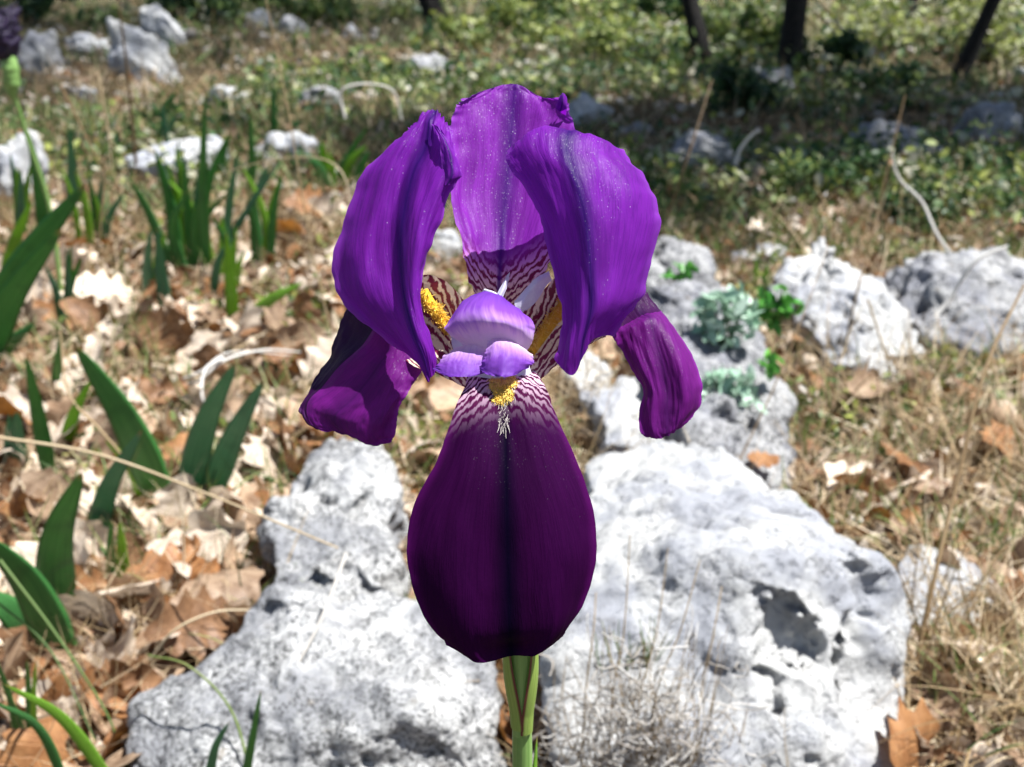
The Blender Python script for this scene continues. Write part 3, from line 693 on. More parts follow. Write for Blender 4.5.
hull_rock('boulder', R1, M['rock_white'], 'large white limestone boulder with a deep dark hole, right of the bloom',
  voxel=.0022, amp=.008, rug=.0032, seed=2.2, dents=[(L(785,635,.545), .021, .030, fwd), (L(768,610,.545), .014, .022, fwd), (L(800,655,.54), .013, .022, fwd), (L(768,690,.53), .012, .022, fwd), (L(862,590,.585), .017, .012, (-.5,.6,-.2)), (L(850,625,.57), .013, .012, (-.5,.6,-.2)), (L(836,660,.55), .005, .016, fwd), (L(832,690,.545), .005, .018, fwd), (L(827,712,.535), .005, .020, fwd), (L(823,735,.53), .005, .020, fwd), (L(820,758,.52), .005, .018, fwd), (L(845,640,.555), .005, .016, fwd),
   (L(690,520,.62), .012, .008, (0,.2,-1)), (L(720,500,.66), .012, .007, (0,.2,-1)), (L(650,570,.59), .014, .008, (0,.3,-1))])
R2 = [[L(*q) for q in [(122,800,.50),(140,705,.555),(168,680,.565),(235,635,.60),(290,590,.625),(318,560,.655),(352,552,.66),(430,605,.62),(484,655,.585),(503,710,.545),(512,800,.505),(340,660,.555),(420,720,.52)]]]
hull_rock('boulder', R2, M['rock_lichen'], 'grey boulder speckled with black lichen, lower left of the bloom', voxel=.0022, amp=.010, rug=.0036, seed=7.7,
  dents=[(L(300,580,.635), .020, .022, (.2,.6,-.4)), (L(285,625,.60), .016, .012, fwd), (L(345,600,.62), .010, .010, (0,.3,-1)), (L(440,665,.57), .007, .007, (0,.2,-1)), (L(300,690,.55), .006, .006, (0,.3,-1)), (L(345,640,.58), .006, .005, (0,.3,-1))])
R3 = [[L(*q) for q in [(262,505,.74),(285,468,.79),(330,448,.82),(385,448,.82),(402,490,.78),(392,560,.70),(345,600,.66),(270,600,.66)]]]
hull_rock('rock', R3, M['rock_lichen'], 'shadowed grey rock right behind the speckled boulder', amp=.013, rug=.005, seed=11.1)
R4 = [[L(*q) for q in [(655,300,1.10),(690,275,1.14),(735,290,1.14),(760,350,1.06),(795,400,.98),(800,450,.92),(770,490,.84),(700,440,.86),(650,400,.94)]],
      [L(*q) for q in [(645,262,1.22),(668,240,1.25),(700,255,1.25),(720,290,1.18),(690,320,1.12),(650,320,1.12)]]]
hull_rock('rock', R4, M['rock_grey'], 'tall pale rock with grey green plant on it, right behind the bloom', voxel=.0032, amp=.013, rug=.006, seed=15.1, dents=[(L(735,430,.90), .020, .016, fwd)])
R5 = [[L(*q) for q in [(590,400,.98),(612,380,1.02),(650,388,1.02),(672,425,.92),(640,450,.88),(600,440,.88)]],
      [L(*q) for q in [(566,372,1.08),(585,352,1.14),(606,362,1.10),(612,390,1.02),(584,398,1.0)]]]
hull_rock('rock', R5, M['rock_white'], 'pale broken rock showing between the right petals', voxel=.0032, amp=.01, rug=.0055, seed=19.3)
R6 = [[L(*q) for q in [(800,320,1.24),(835,262,1.36),(880,275,1.33),(905,300,1.27),(925,345,1.18),(890,374,1.10),(830,362,1.13),(860,300,1.22)]],
      [L(*q) for q in [(765,290,1.30),(790,262,1.38),(818,236,1.42),(835,245,1.40),(850,300,1.26),(800,310,1.26)]]]
hull_rock('rock', R6, M['rock_white'], 'pale pitted rock right of centre, beside its greyer twin', voxel=.004, amp=.014, rug=.008, seed=23.3)
R7 = [[L(*q) for q in [(882,278,1.38),(925,248,1.42),(985,246,1.42),(1040,265,1.38),(1060,330,1.22),(985,350,1.16),(915,335,1.20),(950,290,1.25)]]]
hull_rock('rock', R7, M['rock_grey'], 'greyish pitted rock at the right edge under the white stick', voxel=.004, amp=.014, rug=.008, seed=27.3)
R8 = [[L(*q) for q in [(890,580,.70),(905,540,.76),(960,545,.76),(1000,590,.70),(985,625,.66),(905,625,.66)]]]
hull_rock('rock', R8, M['rock_white'], 'smooth flat pale stone right of the holed boulder', amp=.004, rug=.0015, seed=31.3)
def blob_rock(cx, py_base, wpx, hpx, mat, label, seed, flat=.8, group=None, lean=0.0, pts=None):
    g = G(cx, py_base); Y = g[1]+.5*wpx*g[1]/FPX*.7; s = g[1]/FPX
    bm = bmesh.new(); bmesh.ops.create_icosphere(bm, subdivisions=5, radius=1)
    co = np.array([v.co[:] for v in bm.verts]); rs = np.random.default_rng(int(seed*10))
    for k in range(13):
        d = rs.normal(size=3); d /= np.linalg.norm(d); c = rs.uniform(.55, .85); t = np.clip(co@d - c, 0, None); co = co - d*(t*.85)[:, None]
    co = co*(1+.42*fbm(co*1.6+seed, 4))[:, None]; co = co*(1+.24*ridged(co*3.4+seed, 4))[:, None]
    co = co/np.abs(co).max(0)
    co = co*np.array([wpx*s/2, wpx*s/2*flat, hpx*s*.62]); co[:, 0] += co[:, 2]*lean
    for v, c in zip(bm.verts, co): v.co = c
    me = bpy.data.meshes.new('rock'); bm.to_mesh(me); bm.free(); me.polygons.foreach_set('use_smooth', np.ones(len(me.polygons), bool)); me.materials.append(mat)
    o = bpy.data.objects.new('rock', me); COL.objects.link(o)
    o.location = (g[0], Y, float(H(g[0], Y)) + hpx*s*.14)
    return tag(o, label, 'rock', group)
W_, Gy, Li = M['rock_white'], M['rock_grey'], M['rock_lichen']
for a in [
 (135,82,80,78,W_,'bright slanted standing stone at the upper left',1.1,.5,None,-.55),
 (165,50,45,55,W_,'narrow pale stone behind the slanted standing stone',1.7,.5,None,-.4),
 (38,78,62,56,Gy,'dark topped grey rock beside the wilted iris',2.3,.8,None,0),
 (84,58,46,34,W_,'small pale rock between the dark rock and standing stone',2.9,.8,None,0),
 (12,205,70,95,W_,'pale rock cut by the left edge behind the wilted stem',3.3,.7,None,0),
 (82,102,34,18,Gy,'little flat grey stone below the dark topped rock',3.8,.8,None,0),
 (178,190,120,62,W_,'wide flat pale stone behind the tall leaf clump',4.1,.7,None,0),
 (285,170,80,40,W_,'low pale stone right of the tall leaf clump',4.6,.7,None,0),
 (225,108,48,26,W_,'rounded pale stone behind the tall leaf clump',5.1,.8,None,0),
 (258,32,34,26,W_,'small white stone at the top, left one of two',5.6,.8,None,0),
 (290,36,36,24,W_,'small white stone at the top, right one of two',6.1,.8,None,0),
 (322,112,60,26,Gy,'grey half buried stone above the white arched straw',6.6,.8,None,0),
 (352,40,22,20,W_,'tiny pale stone under the leaning top trunk',7.1,.8,None,0),
 (428,82,48,34,Gy,'grey stone just behind the top left of the bloom',7.6,.8,None,0),
 (485,84,32,20,W_,'pale pebble like stone right above the bloom',8.1,.8,None,0),
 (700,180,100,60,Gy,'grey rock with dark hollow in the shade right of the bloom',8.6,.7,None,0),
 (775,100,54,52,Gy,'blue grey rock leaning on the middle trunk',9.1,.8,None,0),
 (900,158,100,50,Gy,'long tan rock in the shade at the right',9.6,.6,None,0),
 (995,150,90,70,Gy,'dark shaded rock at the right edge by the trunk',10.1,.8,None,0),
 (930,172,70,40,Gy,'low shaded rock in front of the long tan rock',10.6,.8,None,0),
 (765,268,70,26,W_,'thin pale ledge left of the pitted rock',11.1,.8,None,0),
 (585,130,60,40,W_,'pale stone peeking out behind the right petals',11.6,.8,None,0),
 (435,262,60,60,W_,'white stone seen through the gap of the petals',12.1,.8,None,0),
 (640,140,40,20,Gy,'small grey stone between bloom and shaded rock',12.6,.8,None,0)]:
    blob_rock(*a)

# ------------------------------------------------------------------ ground
def ground():
    ys = np.concatenate([np.linspace(-4, .3, 16)[:-1], .3*np.exp(np.linspace(0, math.log(7/.3), 420)), np.geomspace(7.2, 90, 40)])
    t = np.linspace(-1, 1, 420); xs = np.sign(t)*(np.abs(t)*2.2 + 60*np.abs(t)**9)
    X, Yg = np.meshgrid(xs, ys); p = np.stack([X, Yg, 0*X], -1)
    Z = H(X, Yg) + fbm(p*38, 3)*.006*np.exp(-np.abs(Yg)/6)
    V = np.stack([X, Yg, Z], -1).reshape(-1, 3)
    o = mk('ground', V, gridfaces(len(ys), len(xs)), M['ground'])
    tag(o, 'stony soil under leaf litter', kind='structure'); del o['label']
    return o
ground()
# ------------------------------------------------------------------ oak leaves
def oak_grid(seed, L_=.055, W=.017, nv=20, nu=7):
    r = np.random.default_rng(seed); t = np.linspace(0, 1, nv); u = np.linspace(-1, 1, nu)
    lob = r.uniform(.16, .3); nl = r.uniform(3.6, 4.8); ph = r.uniform(-.5, .5)
    hw = W*np.clip(np.sin(PI*np.clip(t, 0, 1)**1.25), 0, 1)**.6*(1+lob*np.sin(2*PI*nl*t+ph)); hw = np.maximum(hw, .0008); hw[0] = .0006; hw[-1] = .0015
    bend = r.uniform(-1.1, 1.1); curl = r.uniform(-1.4, 1.7); tw = r.uniform(-.9, .9)
    V = np.zeros((nv, nu, 3)); ang = bend*(t-.3)*1.5
    sx = np.cumsum(np.cos(ang))/nv*L_; sz = np.cumsum(np.sin(ang))/nv*L_
    for i in range(nv):
        a = u*curl*.9*(hw[i]/W)
        if abs(curl) < .05: yy, zz = u*hw[i], 0*u
        else: yy = np.sin(a)/(curl*.9)*W; zz = (1-np.cos(a))/(curl*.9)*W
        zz = zz + .0016*np.sin(t[i]*2*PI*nl*1.0+np.sign(u)*1.1)*np.abs(u)*hw[i]/W
        T = tw*(t[i]-.4); y2 = yy*np.cos(T)-zz*np.sin(T); z2 = yy*np.sin(T)+zz*np.cos(T)
        V[i, :, 0] = sx[i]-L_/2 - sz[i]*0; V[i, :, 1] = y2; V[i, :, 2] = sz[i]+z2
    V[..., 2] -= V[..., 2].mean()
    V = V + fbm(V*90+seed, 2)[..., None]*.0022*np.array([.3, .3, 1])
    uv = np.stack(np.meshgrid(t, (u+1)/2, indexing='ij')[::-1], -1).reshape(-1, 2)
    return V.reshape(-1, 3), gridfaces(nv, nu), uv
NS = 12; OAK = [oak_grid(100+k) for k in range(NS)]
CL = ['oak_tan', 'oak_pale', 'oak_orange', 'oak_brown']; WORD = {'oak_tan': 'tan', 'oak_pale': 'pale cream', 'oak_orange': 'orange brown', 'oak_brown': 'dark brown'}
MESH = {}
def leaf_obj(k, c):
    if (k, c) not in MESH:
        V, F, uv = OAK[k]; o = mk('oak_leaf', V, F, M[c], None, uv); MESH[(k, c)] = o.data; return o
    o = bpy.data.objects.new('oak_leaf', MESH[(k, c)]); COL.objects.link(o); return o
# rocks cover: keep litter off the two boulders
def on_rock(x, y):
    x = np.asarray(x, float); y = np.asarray(y, float); dz = .03-CAM_H; z = y*FW[1]+dz*FW[2]
    px = 512+FPX*x/z; py = 383.5-FPX*(y*UP[1]+dz*UP[2])/z
    return ((px > 545) & (px < 905) & (y < .80) & (y > .46) & (py > 430)) | ((px > 140) & (px < 505) & (y < .655) & (y > .44)) | \
           ((px > 265) & (px < 400) & (y > .67) & (y < .82)) | ((px > 650) & (px < 790) & (y > .85) & (y < 1.15)) | ((px > 800) & (px < 1040) & (y > 1.15) & (y < 1.36))
def zone_density(px, py):
    return 1
spots = []
tries = 0
while len(spots) < 268 and tries < 20000:
    tries += 1
    px = RNG.uniform(-20, 1044) if RNG.uniform() < .5 else RNG.uniform(-20, 430); py = RNG.uniform(215, 800)
    g = G(px, min(py, 766)) if py < 767 else L(px, 767, .53)
    x, y = g[0], g[1]
    if on_rock(x, y): continue
    if px > 400 and px < 560 and py < 420: continue
    dens = 1.0 if px < 460 else (.75 if py > 460 else .45)
    if py < 250: dens *= .5
    if RNG.uniform() > dens: continue
    spots.append((x, y, px, py))
spots.sort(key=lambda s: s[1])
for (x, y, px, py) in spots:
    c = RNG.choice(CL, p=[.34, .38, .11, .17]); k = int(RNG.integers(NS))
    if py < 300 and RNG.uniform() < .4: c = 'oak_pale'
    o = leaf_obj(k, c); s = RNG.uniform(.75, 1.4)*(1.0 if y < 1 else 1.15)
    o.scale = (s, s*RNG.uniform(.9, 1.2), s)
    o.rotation_euler = (RNG.normal()*.65, RNG.normal()*.6, RNG.uniform(0, 2*PI))
    o.location = (x, y, float(H(x, y))+RNG.uniform(.006, .022))
    if px < 150 and py > 480: where = 'in the litter below the dark iris leaves'
    elif px < 300 and py > 400: where = 'between the iris leaves and the speckled boulder'
    elif px < 430 and py > 280: where = 'on the leaf litter in front of the tall leaf clump'
    elif px < 430: where = 'among stones behind the tall leaf clump'
    elif px > 860 and py > 480: where = 'in the straw right of the holed boulder'
    elif px > 600 and py > 380: where = 'in the straw under the two pitted rocks'
    elif px > 600: where = 'on the grassy ground around the pitted rocks'
    else: where = 'on the ground between the boulders behind the bloom'
    tag(o, f'{WORD[c]} oak leaf {where}', 'leaf', f'{WORD[c]} oak leaves {where}')
# specially placed leaves, each seen on its own
def hero(px, py, Y, c, k, s, rot, label, stretch=(1, 1, 1)):
    if 'rock' not in label.split('top of')[-1] or 'top of' not in label:      # lies on the litter, not above it
        r_ = ray(px, py); g_ = G(px, min(py, 766)); t_ = (CAM_H - .022 - float(H(g_[0], g_[1])))/-r_[2]; Y2 = t_*r_[1]
        s = s*(Y2/Y)**.8; Y = Y2
    o = leaf_obj(k, c); p = L(px, py, Y); o.location = p; o.rotation_euler = rot; o.scale = (s*stretch[0], s*stretch[1], s*stretch[2]); tag(o, label, 'leaf'); return o
hero(95,545,.70,'oak_pale',3,1.1,(1.2,.9,.5),'pale oak leaf standing on edge beside the dark iris leaf')
hero(135,510,.74,'oak_pale',5,1.2,(.9,.3,1.9),'sunlit cream oak leaf, topmost in the pile left of the boulders')
hero(195,545,.71,'oak_pale',1,1.25,(.4,.1,.3),'bright cream oak leaf next to the speckled boulder')
hero(235,555,.70,'oak_tan',2,.9,(1.1,.2,1.5),'small tan leaf standing up beside the cream leaf')
hero(165,572,.68,'oak_orange',7,1.05,(.7,.0,.15),'golden toothed oak leaf with a glowing edge')
hero(215,590,.68,'oak_tan',8,1.3,(.3,-.2,.7),'pinkish tan lobed leaf touching the speckled boulder')
hero(190,625,.66,'oak_brown',9,1.2,(1.0,.1,.6),'brown upright leaf in the shade by the speckled boulder',)
hero(118,625,.62,'oak_brown',4,.9,(.2,1.3,.6),'twisted brown leaf curled like a rope')
hero(118,705,.57,'oak_orange',6,.8,(.6,.5,.2),'rusty curled leaf left of the speckled boulder')
hero(25,510,.74,'oak_orange',0,1.0,(.8,.7,2.4),'orange folded leaf near the left edge')
hero(268,455,.86,'oak_pale',10,1.3,(.7,.2,1.2),'large pale lobed leaf above the shadowed grey rock')
hero(310,205,1.55,'oak_orange',2,1.5,(.7,.2,.6),'big orange leaf left of the violet petals')
hero(290,230,1.45,'oak_orange',8,1.5,(.5,.4,2.0),'second big orange leaf, below the first, left of the petals')
hero(100,290,1.28,'oak_pale',9,1.5,(.4,.2,.2),'white bleached leaf in the litter beside the dark glossy leaves')
hero(499,690,.62,'oak_tan',5,1.0,(.9,.6,1.7),'tan leaf in the crack between the boulders beside the stem')
hero(512,728,.59,'oak_orange',3,1.0,(.9,.9,1.4),'orange leaf low beside the stem')
hero(910,745,.53,'oak_orange',1,1.2,(1.1,.3,.9),'large orange leaf against the right side of the holed boulder')
hero(762,458,.84,'oak_orange',7,.55,(.4,.3,.4),'small orange leaf lying on top of the pale rock')
hero(440,395,.98,'oak_tan',11,1.3,(.7,.3,.4),'brown leaf seen under the left petal')
hero(700,270,1.30,'oak_orange',4,1.0,(.8,.8,1.4),'orange leaf tips behind the pale rock')
hero(870,385,1.12,'oak_tan',6,1.6,(.5,.2,.8),'curled tan leaf in the straw below the pitted rock')
hero(1000,440,.98,'oak_orange',10,1.2,(.5,.2,.8),'rust coloured leaf at the right edge')
hero(905,165,2.0,'oak_orange',0,1.3,(1.0,.2,.3),'orange leaf lying in shade before the long tan rock')

# merged litter beyond that
def merge(items, name, mats_, kind='stuff', label=None):
    V, F, U, MI = [], [], [], []; off = 0
    for (v, f, uv, mi) in items:
        V.append(v); F.append(f+off); U.append(uv); MI.append(np.full(len(f), mi)); off += len(v)
    o = mk(name, np.concatenate(V), np.concatenate(F), None, None, np.concatenate(U), True, np.concatenate(MI), mats_)
    return tag(o, kind=kind)
def rotm(a, b, c): return np.array(Euler((a, b, c)).to_matrix())
OAKL = [oak_grid(300+k, nv=12, nu=5) for k in range(NS)]
items = []
for _ in range(17500):
    px = RNG.uniform(-320, 1344); far = RNG.uniform() < .45
    py = RNG.uniform(40, 330) if far else RNG.uniform(230, 790)
    r = ray(px, py); t = CAM_H/-r[2]; x, y = (CAM + r*t)[:2]
    if on_rock(x, y): continue
    if px > 480 and RNG.uniform() < .35: continue
    V, F, uv = OAKL[RNG.integers(NS)]; s = RNG.uniform(.18, .7)
    Rm = rotm(RNG.normal()*.8, RNG.normal()*.8, RNG.uniform(0, 6.28))
    v = (V*s)@Rm.T + np.array([x, y, float(H(x, y))+RNG.uniform(0, .016)])
    items.append((v, F, uv, int(RNG.choice(4, p=[.31, .33, .10, .26]))))
merge(items, 'leaf_litter', [M[c] for c in CL])

# ------------------------------------------------------------------ pebbles
ico = bmesh.new(); bmesh.ops.create_icosphere(ico, subdivisions=2, radius=1); ICV = np.array([v.co[:] for v in ico.verts]); ICF = np.array([[v.index for v in f.verts] for f in ico.faces]); ico.free()
PV, PF, PA = [], [], []; off = 0
for _ in range(5800):
    px = RNG.uniform(-300, 1324); py = RNG.uniform(20, 780) if RNG.uniform() < .5 else RNG.uniform(20, 260); r = ray(px, py); t = CAM_H/-r[2]; x, y = (CAM+r*t)[:2]
    if on_rock(x, y): continue
    s = RNG.uniform(.002, .008)*(1+.6*(y > 1.6)+1.0*(y > 2.6))*(1.6 if RNG.uniform() < .06 else 1)
    v = ICV*(1+.45*fbm(ICV*1.4+RNG.uniform(0, 90), 2))[:, None]*np.array([s, s*RNG.uniform(.6, 1), s*RNG.uniform(.3, .6)])
    v = v*.8@rotm(RNG.normal()*.3, RNG.normal()*.3, RNG.uniform(0, 6.3)).T + np.array([x, y, float(H(x, y))+s*.25])
    PV.append(v); PF.append(ICF+off); off += len(v); PA.append(np.full(len(v), RNG.uniform(.1, 1)))
o = mk('gravel', np.concatenate(PV), np.concatenate(PF), M['pebble'], attr=np.concatenate(PA)); tag(o, kind='stuff')

# ------------------------------------------------------------------ grass strands (ribbons)
def ribbons(name, roots, dirs, lens, widths, droop, tints, mat, seg=6, curl=.25):
    n = len(roots); t = np.linspace(0, 1, seg+1)
    roots = np.asarray(roots); dirs = np.asarray(dirs); dirs = dirs/np.linalg.norm(dirs, axis=1)[:, None]
    side = RNG.normal(size=(n, 3)); side[:, 2] *= .3; side -= dirs*(side*dirs).sum(1)[:, None]; side /= np.linalg.norm(side, axis=1)[:, None]
    bend = np.cross(dirs, side)*RNG.normal(size=(n, 1))*curl
    lens = np.asarray(lens)[:, None, None]
    c = roots[:, None] + dirs[:, None]*t[None, :, None]*lens + (bend[:, None]*(t**2)[None, :, None])*lens - np.array([0, 0, 1.])*(np.asarray(droop)[:, None, None]*(t**2)[None, :, None])*lens
    c[..., 2] = np.maximum(c[..., 2], roots[:, None, 2]-.002)
    w = np.asarray(widths)[:, None]*(1-t[None]**1.8*.92)*.5
    a = c + side[:, None]*w[..., None]; b = c - side[:, None]*w[..., None]
    V = np.stack([a, b], 2).reshape(-1, 3); base = np.arange(n)[:, None]*(2*(seg+1)) + np.arange(seg)[None]*2
    base = base.ravel(); F = np.stack([base, base+1, base+3, base+2], 1)
    o = mk(name, V, F, mat, attr=np.repeat(tints, 2*(seg+1))); return o
def scatter(n, xr, yr, fn=None, rocks=True):
    out = []
    if xr[1]-xr[0] > 1200: n = int(n*1.42)
    while len(out) < n:
        px = RNG.uniform(*xr, 4000); py = RNG.uniform(*yr, 4000)
        rr = FW + (px[:, None]-512)/FPX*RT - (py[:, None]-383.5)/FPX*UP; t = CAM_H/-rr[:, 2]; q = CAM + rr*t[:, None]
        keep = np.ones(4000, bool)
        if fn is not None: keep &= fn(q[:, 0], q[:, 1], px, py)
        if rocks:
            keep &= ~on_rock(q[:, 0], q[:, 1])
        q = q[keep]; q[:, 2] = H(q[:, 0], q[:, 1])
        out.extend(q)
    return np.array(out[:n])
def patchy(scale, thr, seed=0):
    return lambda x, y, px, py: fbm(np.stack([x, y, 0*x+seed], -1)*scale, 2) + RNG.normal(size=x.shape)*.12 > thr
def dirs(n, up, spread=1.0):
    d = RNG.normal(size=(n, 3))*spread; d[:, 2] = np.abs(RNG.normal(size=n))*up*.5 + up; return d
# lying straw over all the near ground
r = scatter(9000, (-320, 1344), (230, 790)); n = len(r); r[:, 2] += RNG.uniform(.001, .014, n)
d = dirs(n, .10); o = ribbons('lying_straw', r, d, RNG.uniform(.02, .09, n), RNG.uniform(.0005, .0014, n), np.full(n, .1), RNG.uniform(.25, 1.1, n), M['straw'], 6, .35); tag(o, kind='stuff')
# upright dry grass, mostly right half
r = scatter(5200, (520, 1344), (255, 790), patchy(5, -.08, 3)); n = len(r); d = dirs(n, 1.0, .7)
o = ribbons('dry_grass', r, d, RNG.uniform(.035, .14, n), RNG.uniform(.0006, .0016, n), RNG.uniform(0, .8, n), RNG.uniform(.3, 1, n), M['straw'], 7, .3); tag(o, kind='stuff')
r = scatter(5400, (-320, 600), (200, 790), patchy(5, .05, 9)); n = len(r); d = dirs(n, .9, .8)
o = ribbons('dry_grass', r, d, RNG.uniform(.025, .085, n), RNG.uniform(.0005, .0012, n), RNG.uniform(0, .8, n), RNG.uniform(.2, 1, n), M['straw'], 7, .3); tag(o, kind='stuff')
# green grass
r = scatter(4600, (-320, 1344), (200, 790), patchy(6, .08, 21)); n = len(r); d = dirs(n, 1.0, .6)
o = ribbons('green_grass', r, d, RNG.uniform(.02, .07, n), RNG.uniform(.0010, .0024, n), RNG.uniform(0, .5, n), RNG.uniform(.35, 1.0, n), M['green_grass'], 6, .25); tag(o, kind='stuff')
# background grass: straw and green
r = scatter(25000, (-320, 1344), (8, 262), patchy(2.2, -.16, 31), rocks=False); n = len(r); sc = .6+r[:, 1]*.28; d = dirs(n, .8, .8)
o = ribbons('far_dry_grass', r, d, RNG.uniform(.02, .085, n)*sc, RNG.uniform(.0012, .0026, n)*sc, RNG.uniform(0, .8, n), RNG.uniform(.0, .85, n), M['straw'], 4, .3); tag(o, kind='stuff')
r = scatter(9500, (-320, 1344), (4, 262), patchy(1.8, .10, 37), rocks=False); n = len(r); sc = .6+r[:, 1]*.3; d = dirs(n, .9, .8)
o = ribbons('far_green_grass', r, d, RNG.uniform(.02, .07, n)*sc, RNG.uniform(.002, .005, n)*sc, RNG.uniform(0, .7, n), RNG.uniform(.0, .95, n), M['green_grass'], 4, .3); tag(o, kind='stuff')

# ------------------------------------------------------------------ leafy cover and shrubs
def leafcloud(centers, normals_up, size, tint, name, mat, asp=.55):
    n = len(centers); nr = RNG.normal(size=(n, 3)); nr[:, 2] += normals_up; nr /= np.linalg.norm(nr, axis=1)[:, None]
    a = RNG.normal(size=(n, 3)); a -= nr*(a*nr).sum(1)[:, None]; a /= np.linalg.norm(a, axis=1)[:, None]; b = np.cross(nr, a)
    s = np.asarray(size)[:, None]
    # a leaf is six-sided and folded along its midrib
    prof = [(-1, 0, 0), (-.35, .5, .12), (.45, .42, .10), (1, 0, -.1), (.45, -.42, .10), (-.35, -.5, .12)]
    V = np.stack([centers + a*s*x + b*s*y*asp*2 + nr*s*z for x, y, z in prof], 1).reshape(-1, 3)
    base = np.arange(n)*6; F = np.concatenate([np.stack([base, base+1, base+2, base+3], 1), np.stack([base, base+3, base+4, base+5], 1)])
    return mk(name, V, F, mat, attr=np.repeat(tint, 6), smooth=False)
C, S, T = [], [], []
cl = scatter(1050, (-320, 1344), (2, 225), lambda x, y, px, py: (fbm(np.stack([x, y, 0*x+44], -1)*1.5, 2) + RNG.normal(size=x.shape)*.15 > .09 + .25*(px < 420) - .05*(px > 640) - .10*((px > 560) & (py < 75))), rocks=False)
for q in cl:
    k = RNG.integers(14, 46); rad = RNG.uniform(.012, .035)*(.6+q[1]*.32); base = RNG.uniform(.12, .72)
    if RNG.uniform() < .24: base = .95
    p = RNG.normal(size=(k, 3))*rad*np.array([1, 1, .7]); p[:, 2] = np.abs(p[:, 2]); C.append(q+p); S.append(RNG.uniform(.003, .012, k)*(.6+q[1]*.22)); T.append(np.clip(base+RNG.normal(size=k)*.12, 0, 1))
o = leafcloud(np.concatenate(C), .9, np.concatenate(S), np.concatenate(T), 'ground_cover', M['cover']); tag(o, kind='stuff')
# green weeds on nearer ground
C, S, T = [], [], []
for q in scatter(120, (-40, 1084), (235, 470), patchy(4, .1, 51)):
    k = RNG.integers(8, 24); p = RNG.normal(size=(k, 3))*.012; p[:, 2] = np.abs(p[:, 2])+.004; C.append(q+p); S.append(RNG.uniform(.003, .007, k)); T.append(RNG.uniform(.4, .85, k))
o = leafcloud(np.concatenate(C), .8, np.concatenate(S), np.concatenate(T), 'small_weeds', M['cover']); tag(o, kind='stuff')
# shrubs
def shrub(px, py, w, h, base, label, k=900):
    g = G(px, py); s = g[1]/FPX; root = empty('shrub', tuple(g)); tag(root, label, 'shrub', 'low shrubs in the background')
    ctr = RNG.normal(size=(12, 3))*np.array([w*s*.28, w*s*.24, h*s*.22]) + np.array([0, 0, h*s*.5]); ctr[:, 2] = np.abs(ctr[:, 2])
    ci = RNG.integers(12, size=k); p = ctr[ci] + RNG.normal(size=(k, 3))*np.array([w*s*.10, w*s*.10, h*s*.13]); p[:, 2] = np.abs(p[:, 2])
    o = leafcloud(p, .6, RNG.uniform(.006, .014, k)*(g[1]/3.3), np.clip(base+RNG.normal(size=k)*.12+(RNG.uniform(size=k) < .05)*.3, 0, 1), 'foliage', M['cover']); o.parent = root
    paths = [[(0, 0, -.02), tuple(c*.5+RNG.normal(size=3)*.005), tuple(c)] for c in ctr]
    V, F, A = tubemesh([cr(np.array(p), 6) for p in paths], [np.linspace(.003, .001, 6)*g[1]/2.5]*12, 4)
    b = mk('twigs', V, F, M['bark'], root)
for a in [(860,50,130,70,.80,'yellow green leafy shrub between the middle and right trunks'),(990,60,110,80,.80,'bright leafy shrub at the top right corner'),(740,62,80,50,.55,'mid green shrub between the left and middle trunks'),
 (600,58,120,50,.62,'pale green shrub above the right petals'),(540,38,80,40,.45,'dark green shrub above the bloom'),(655,22,70,36,.3,'dark shrub at the top beside the left trunk'),(740,118,60,60,.12,'dark foliage added as the tree shadow below the middle trunk'),  # last clump is added dark leaves in place of a tree's cast shadow
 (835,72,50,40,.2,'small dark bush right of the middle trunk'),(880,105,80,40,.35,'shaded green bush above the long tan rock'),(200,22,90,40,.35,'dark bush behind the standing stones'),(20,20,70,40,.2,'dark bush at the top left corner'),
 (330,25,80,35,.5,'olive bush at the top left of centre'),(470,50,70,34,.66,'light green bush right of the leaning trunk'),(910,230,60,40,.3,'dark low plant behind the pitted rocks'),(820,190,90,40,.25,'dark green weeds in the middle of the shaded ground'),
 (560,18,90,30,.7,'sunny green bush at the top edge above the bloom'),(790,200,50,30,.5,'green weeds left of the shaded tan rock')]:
    shrub(*a)

